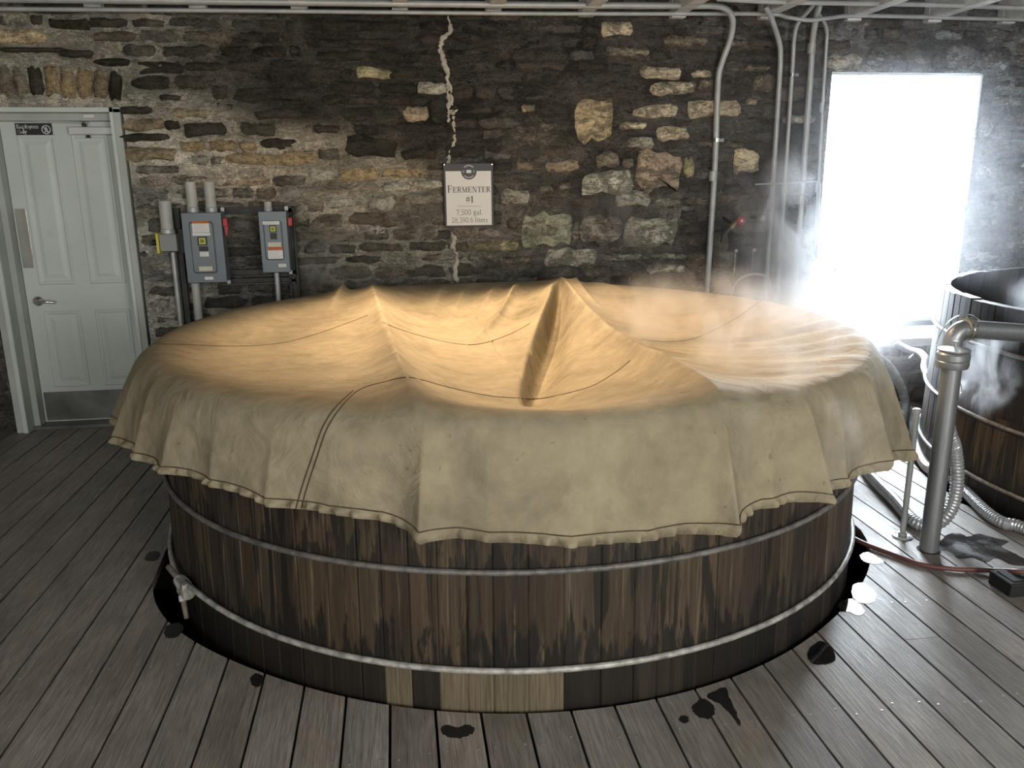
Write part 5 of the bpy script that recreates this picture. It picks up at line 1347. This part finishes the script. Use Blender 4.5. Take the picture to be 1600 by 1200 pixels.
# ================================================================== WATER ON THE DECK
def blob(name, label, pts, mat, cat='puddle', seed=1, z=0.0016, grp=None):
    rr_ = random.Random(seed)
    P = [atZ(u, v, 0) for (u, v) in pts]; n = len(P); C = []
    for i in range(n):
        for k in range(6):
            a, b, c, d = P[i - 1], P[i], P[(i + 1) % n], P[(i + 2) % n]; t = k / 6
            q = 0.5 * ((2 * b) + (c - a) * t + (2 * a - 5 * b + 4 * c - d) * t * t + (3 * b - a - 3 * c + d) * t ** 3)
            C.append(Vector((q.x + rr_.uniform(-.003, .003), q.y + rr_.uniform(-.003, .003), z)))
    cen = sum(C, Vector((0, 0, 0))) / len(C)
    inn = [cen.lerp(q, 0.93) for q in C]; N = len(C)
    low = [Vector((q.x, q.y, 0.0002)) for q in C]
    m = MB().add(low + C + inn + [cen.copy()], [(i, (i + 1) % N, N + (i + 1) % N, N + i) for i in range(N)] + [(N + i, N + (i + 1) % N, 2 * N + (i + 1) % N, 2 * N + i) for i in range(N)] + [(2 * N + i, 2 * N + (i + 1) % N, 3 * N) for i in range(N)])
    tag(m.build(name, M[mat], None, smooth=False), label, cat, grp)
blob('puddle', 'small bright puddle just below the red-brown hose', [(1344,868),(1356,863),(1370,870),(1380,878),(1366,881),(1350,877)], 'water', seed=1)
blob('puddle', 'larger bright puddle beside the tank hole on the right', [(1332,916),(1345,911),(1360,918),(1369,930),(1362,942),(1345,942),(1333,934)], 'water', seed=2)
blob('puddle', 'streaky wet patch touching the tank below the bright puddle', [(1310,945),(1325,936),(1340,942),(1350,955),(1340,962),(1326,956),(1314,955)], 'water', seed=3)
blob('puddle', 'dark puddle with a bluish glint at the right front of the tank', [(1262,1020),(1280,1002),(1300,1015),(1304,1032),(1286,1038),(1268,1036)], 'water', seed=4)
blob('puddle', 'wide wet patch on the deck right of the standpipe foot', [(1466,858),(1476,838),(1498,833),(1512,839),(1528,834),(1552,840),(1575,846),(1566,855),(1588,866),(1612,884),(1580,882),(1556,872),(1540,879),(1520,872),(1498,873),(1484,862)], 'damp', seed=5, z=0.0012)
blob('wet_stain', 'heart-shaped wet stain on a board in front of the tank', [(689,1138),(700,1133),(713,1137),(728,1133),(741,1137),(739,1145),(722,1153),(704,1153),(692,1146)], 'wet', 'stain', 6, 0.0009)
blob('wet_stain', 'round wet spot on a board right of the front', [(1061,1122),(1068,1118),(1076,1122),(1074,1129),(1066,1130)], 'wet', 'stain', 7, 0.0009)
blob('wet_stain', 'dark wet stain touching the tank beside the round spot', [(1082,1105),(1095,1092),(1108,1096),(1117,1108),(1112,1122),(1098,1122),(1086,1116)], 'wet', 'stain', 8, 0.0009)
blob('wet_stain', 'long dark wet stain pointing down a board at the right front', [(1105,1088),(1132,1074),(1140,1090),(1150,1112),(1157,1134),(1140,1115),(1124,1100)], 'wet', 'stain', 9, 0.0009)
blob('wet_stain', 'dark wet stain on the boards by the hoop lug', [(256,990),(262,977),(280,974),(287,982),(278,994),(264,997)], 'wet', 'stain', 10, 0.0009)
blob('wet_stain', 'small dark stain left of the tank hole at the left', [(226,872),(236,862),(250,863),(247,874),(232,877)], 'wet', 'stain', 11, 0.0009)
blob('wet_stain', 'small dark stain at the board ends left of the front', [(391,1064),(398,1053),(412,1057),(410,1068),(400,1074)], 'wet', 'stain', 12, 0.0009)

# ================================================================== LAMP OVER THE TANK
def pendant(LX, LY, LZ, tx, ty, label):
    lamp = empty('pendant_lamp', (LX, LY, LZ), label, 'lamp')
    MB().lathe([(0.16, 0), (0.165, 0.004), (0.10, 0.09), (0.045, 0.12), (0.03, 0.16)], (LX, LY, LZ), n=28, closed_ends=False).build('lamp_shade', M['dark_metal'], lamp, smooth=True)
    MB().cyl((LX, LY, LZ + 0.16), (LX, LY, 2.98), 0.012, 10).build('stem', M['dark_metal'], lamp)
    MB().lathe([(0.012, 0.03), (0.045, 0.05), (0.05, 0.075), (0.02, 0.115)], (LX, LY, LZ), n=16).build('bulb', M['bulb'], lamp, smooth=True)
    l = bpy.data.lights.new('lamp_light', 'SPOT'); l.energy = 250; l.color = (1.0, 0.71, 0.45); l.spot_size = math.radians(83); l.spot_blend = 0.4; l.shadow_soft_size = 0.06
    lo = bpy.data.objects.new('lamp_light', l); COL.objects.link(lo); lo.location = (LX, LY, LZ - 0.01)
    lo.rotation_euler = (Vector((tx, ty, 0.9)) - lo.location).to_track_quat('-Z', 'Y').to_euler()
pendant(-0.02, 4.42, 2.72, 0.34, 3.93, 'metal-shaded lamp over the left half of the covered tank')
pendant(0.55, 4.42, 2.72, 0.85, 3.93, 'metal-shaded lamp over the right half of the covered tank')

# ================================================================== STEAM
def m_steam(name, density, scale, thr, fall, seedoff, aniso=0.35, color=(0.96, 0.97, 1.0), stretch=(1, 1, 0.7)):
    mt = bpy.data.materials.new(name); mt.use_nodes = True; t = mt.node_tree; n = t.nodes; L = t.links
    n.remove(n['Principled BSDF']); out = n['Material Output']
    tc = n.new('ShaderNodeTexCoord')
    mp = n.new('ShaderNodeMapping'); mp.inputs['Scale'].default_value = stretch; mp.inputs['Location'].default_value = (seedoff, seedoff * 0.7, 0)
    g = n.new('ShaderNodeNewGeometry'); L.new(g.outputs['Position'], mp.inputs[0])
    ns = n.new('ShaderNodeTexNoise'); ns.inputs['Scale'].default_value = scale; ns.inputs['Detail'].default_value = 3.0; ns.inputs['Roughness'].default_value = 0.6; ns.inputs['Distortion'].default_value = 0.6
    L.new(mp.outputs[0], ns.inputs[0])
    mr = n.new('ShaderNodeMapRange'); mr.interpolation_type = 'SMOOTHSTEP'; mr.inputs[1].default_value = thr; mr.inputs[2].default_value = thr + 0.24
    L.new(ns.outputs[0], mr.inputs[0])
    ln = n.new('ShaderNodeVectorMath'); ln.operation = 'LENGTH'; L.new(tc.outputs['Object'], ln.inputs[0])
    fo = n.new('ShaderNodeMapRange'); fo.interpolation_type = 'SMOOTHSTEP'; fo.inputs[1].default_value = 1.0; fo.inputs[2].default_value = fall; L.new(ln.outputs['Value'], fo.inputs[0])
    mu = n.new('ShaderNodeMath'); mu.operation = 'MULTIPLY'; L.new(mr.outputs[0], mu.inputs[0]); L.new(fo.outputs[0], mu.inputs[1])
    m2 = n.new('ShaderNodeMath'); m2.operation = 'MULTIPLY'; m2.inputs[1].default_value = density; L.new(mu.outputs[0], m2.inputs[0])
    sc = n.new('ShaderNodeVolumeScatter'); sc.inputs['Color'].default_value = (*color, 1); sc.inputs['Anisotropy'].default_value = aniso
    L.new(m2.outputs[0], sc.inputs['Density']); L.new(sc.outputs[0], out.inputs['Volume'])
    return mt
SPH = bpy.data.meshes.new('steam')
bm = bmesh.new(); bmesh.ops.create_icosphere(bm, subdivisions=3, radius=1.0); bm.to_mesh(SPH); bm.free()
def steam(label, c, size, density, scale=3.0, thr=0.42, fall=0.15, seed=0.0, rot=(0, 0, 0), aniso=0.35, stretch=(1, 1, 0.7)):
    me = SPH.copy(); me.materials.clear(); me.materials.append(m_steam('drifting_steam', density, scale, thr, fall, seed, aniso, stretch=stretch))
    o = bpy.data.objects.new('steam', me); COL.objects.link(o); o.location = c; o.scale = size; o.rotation_euler = rot
    tag(o, label, 'steam', 'drifting steam', 'stuff')
    return o
steam('steam rising in front of the wall conduits by the window', tuple(atY(1222, 372, 4.85)), (0.46, 0.40, 0.72), 12.0, 4.0, 0.46, 0.1, 3.0)
steam('thin steam drifting over the right half of the canvas cover', (1.62, 3.70, 0.98), (0.92, 1.15, 0.28), 3.5, 3.4, 0.44, 0.2, 9.0)
steam('bright steam between the cover edge and the window ledge', (2.66, 4.72, 0.98), (0.66, 0.60, 0.58), 6.5, 3.4, 0.42, 0.1, 14.0)
steam('steam curling behind the horizontal pipe at the open tank', tuple(atY(1535, 582, 3.36)), (0.22, 0.15, 0.26), 16.0, 6.5, 0.46, 0.2, 5.0)
steam('steam lifting off the open tank rim', (3.20, 3.3, 1.05), (0.45, 0.5, 0.20), 4.0, 4.5, 0.48, 0.2, 7.0)
steam('wisp of steam against the dark stones right of the sign', (1.30, 5.46, 1.22), (0.48, 0.18, 0.48), 4.5, 4.2, 0.47, 0.1, 21.0)
steam('wisp of steam against the wall left of the sign', (-0.45, 5.40, 1.10), (0.34, 0.22, 0.55), 7.0, 3.8, 0.46, 0.1, 26.0)
steam('wisp of steam low across the right front of the canvas skirt', (1.30, 2.28, 0.88), (0.45, 0.20, 0.33), 3.0, 4.0, 0.46, 0.1, 31.0)
steam('faint haze hanging in front of the bright window', (3.0, 5.0, 1.5), (1.55, 0.70, 1.6), 0.16, 1.5, 0.10, 0.1, 40.0, aniso=0.45)
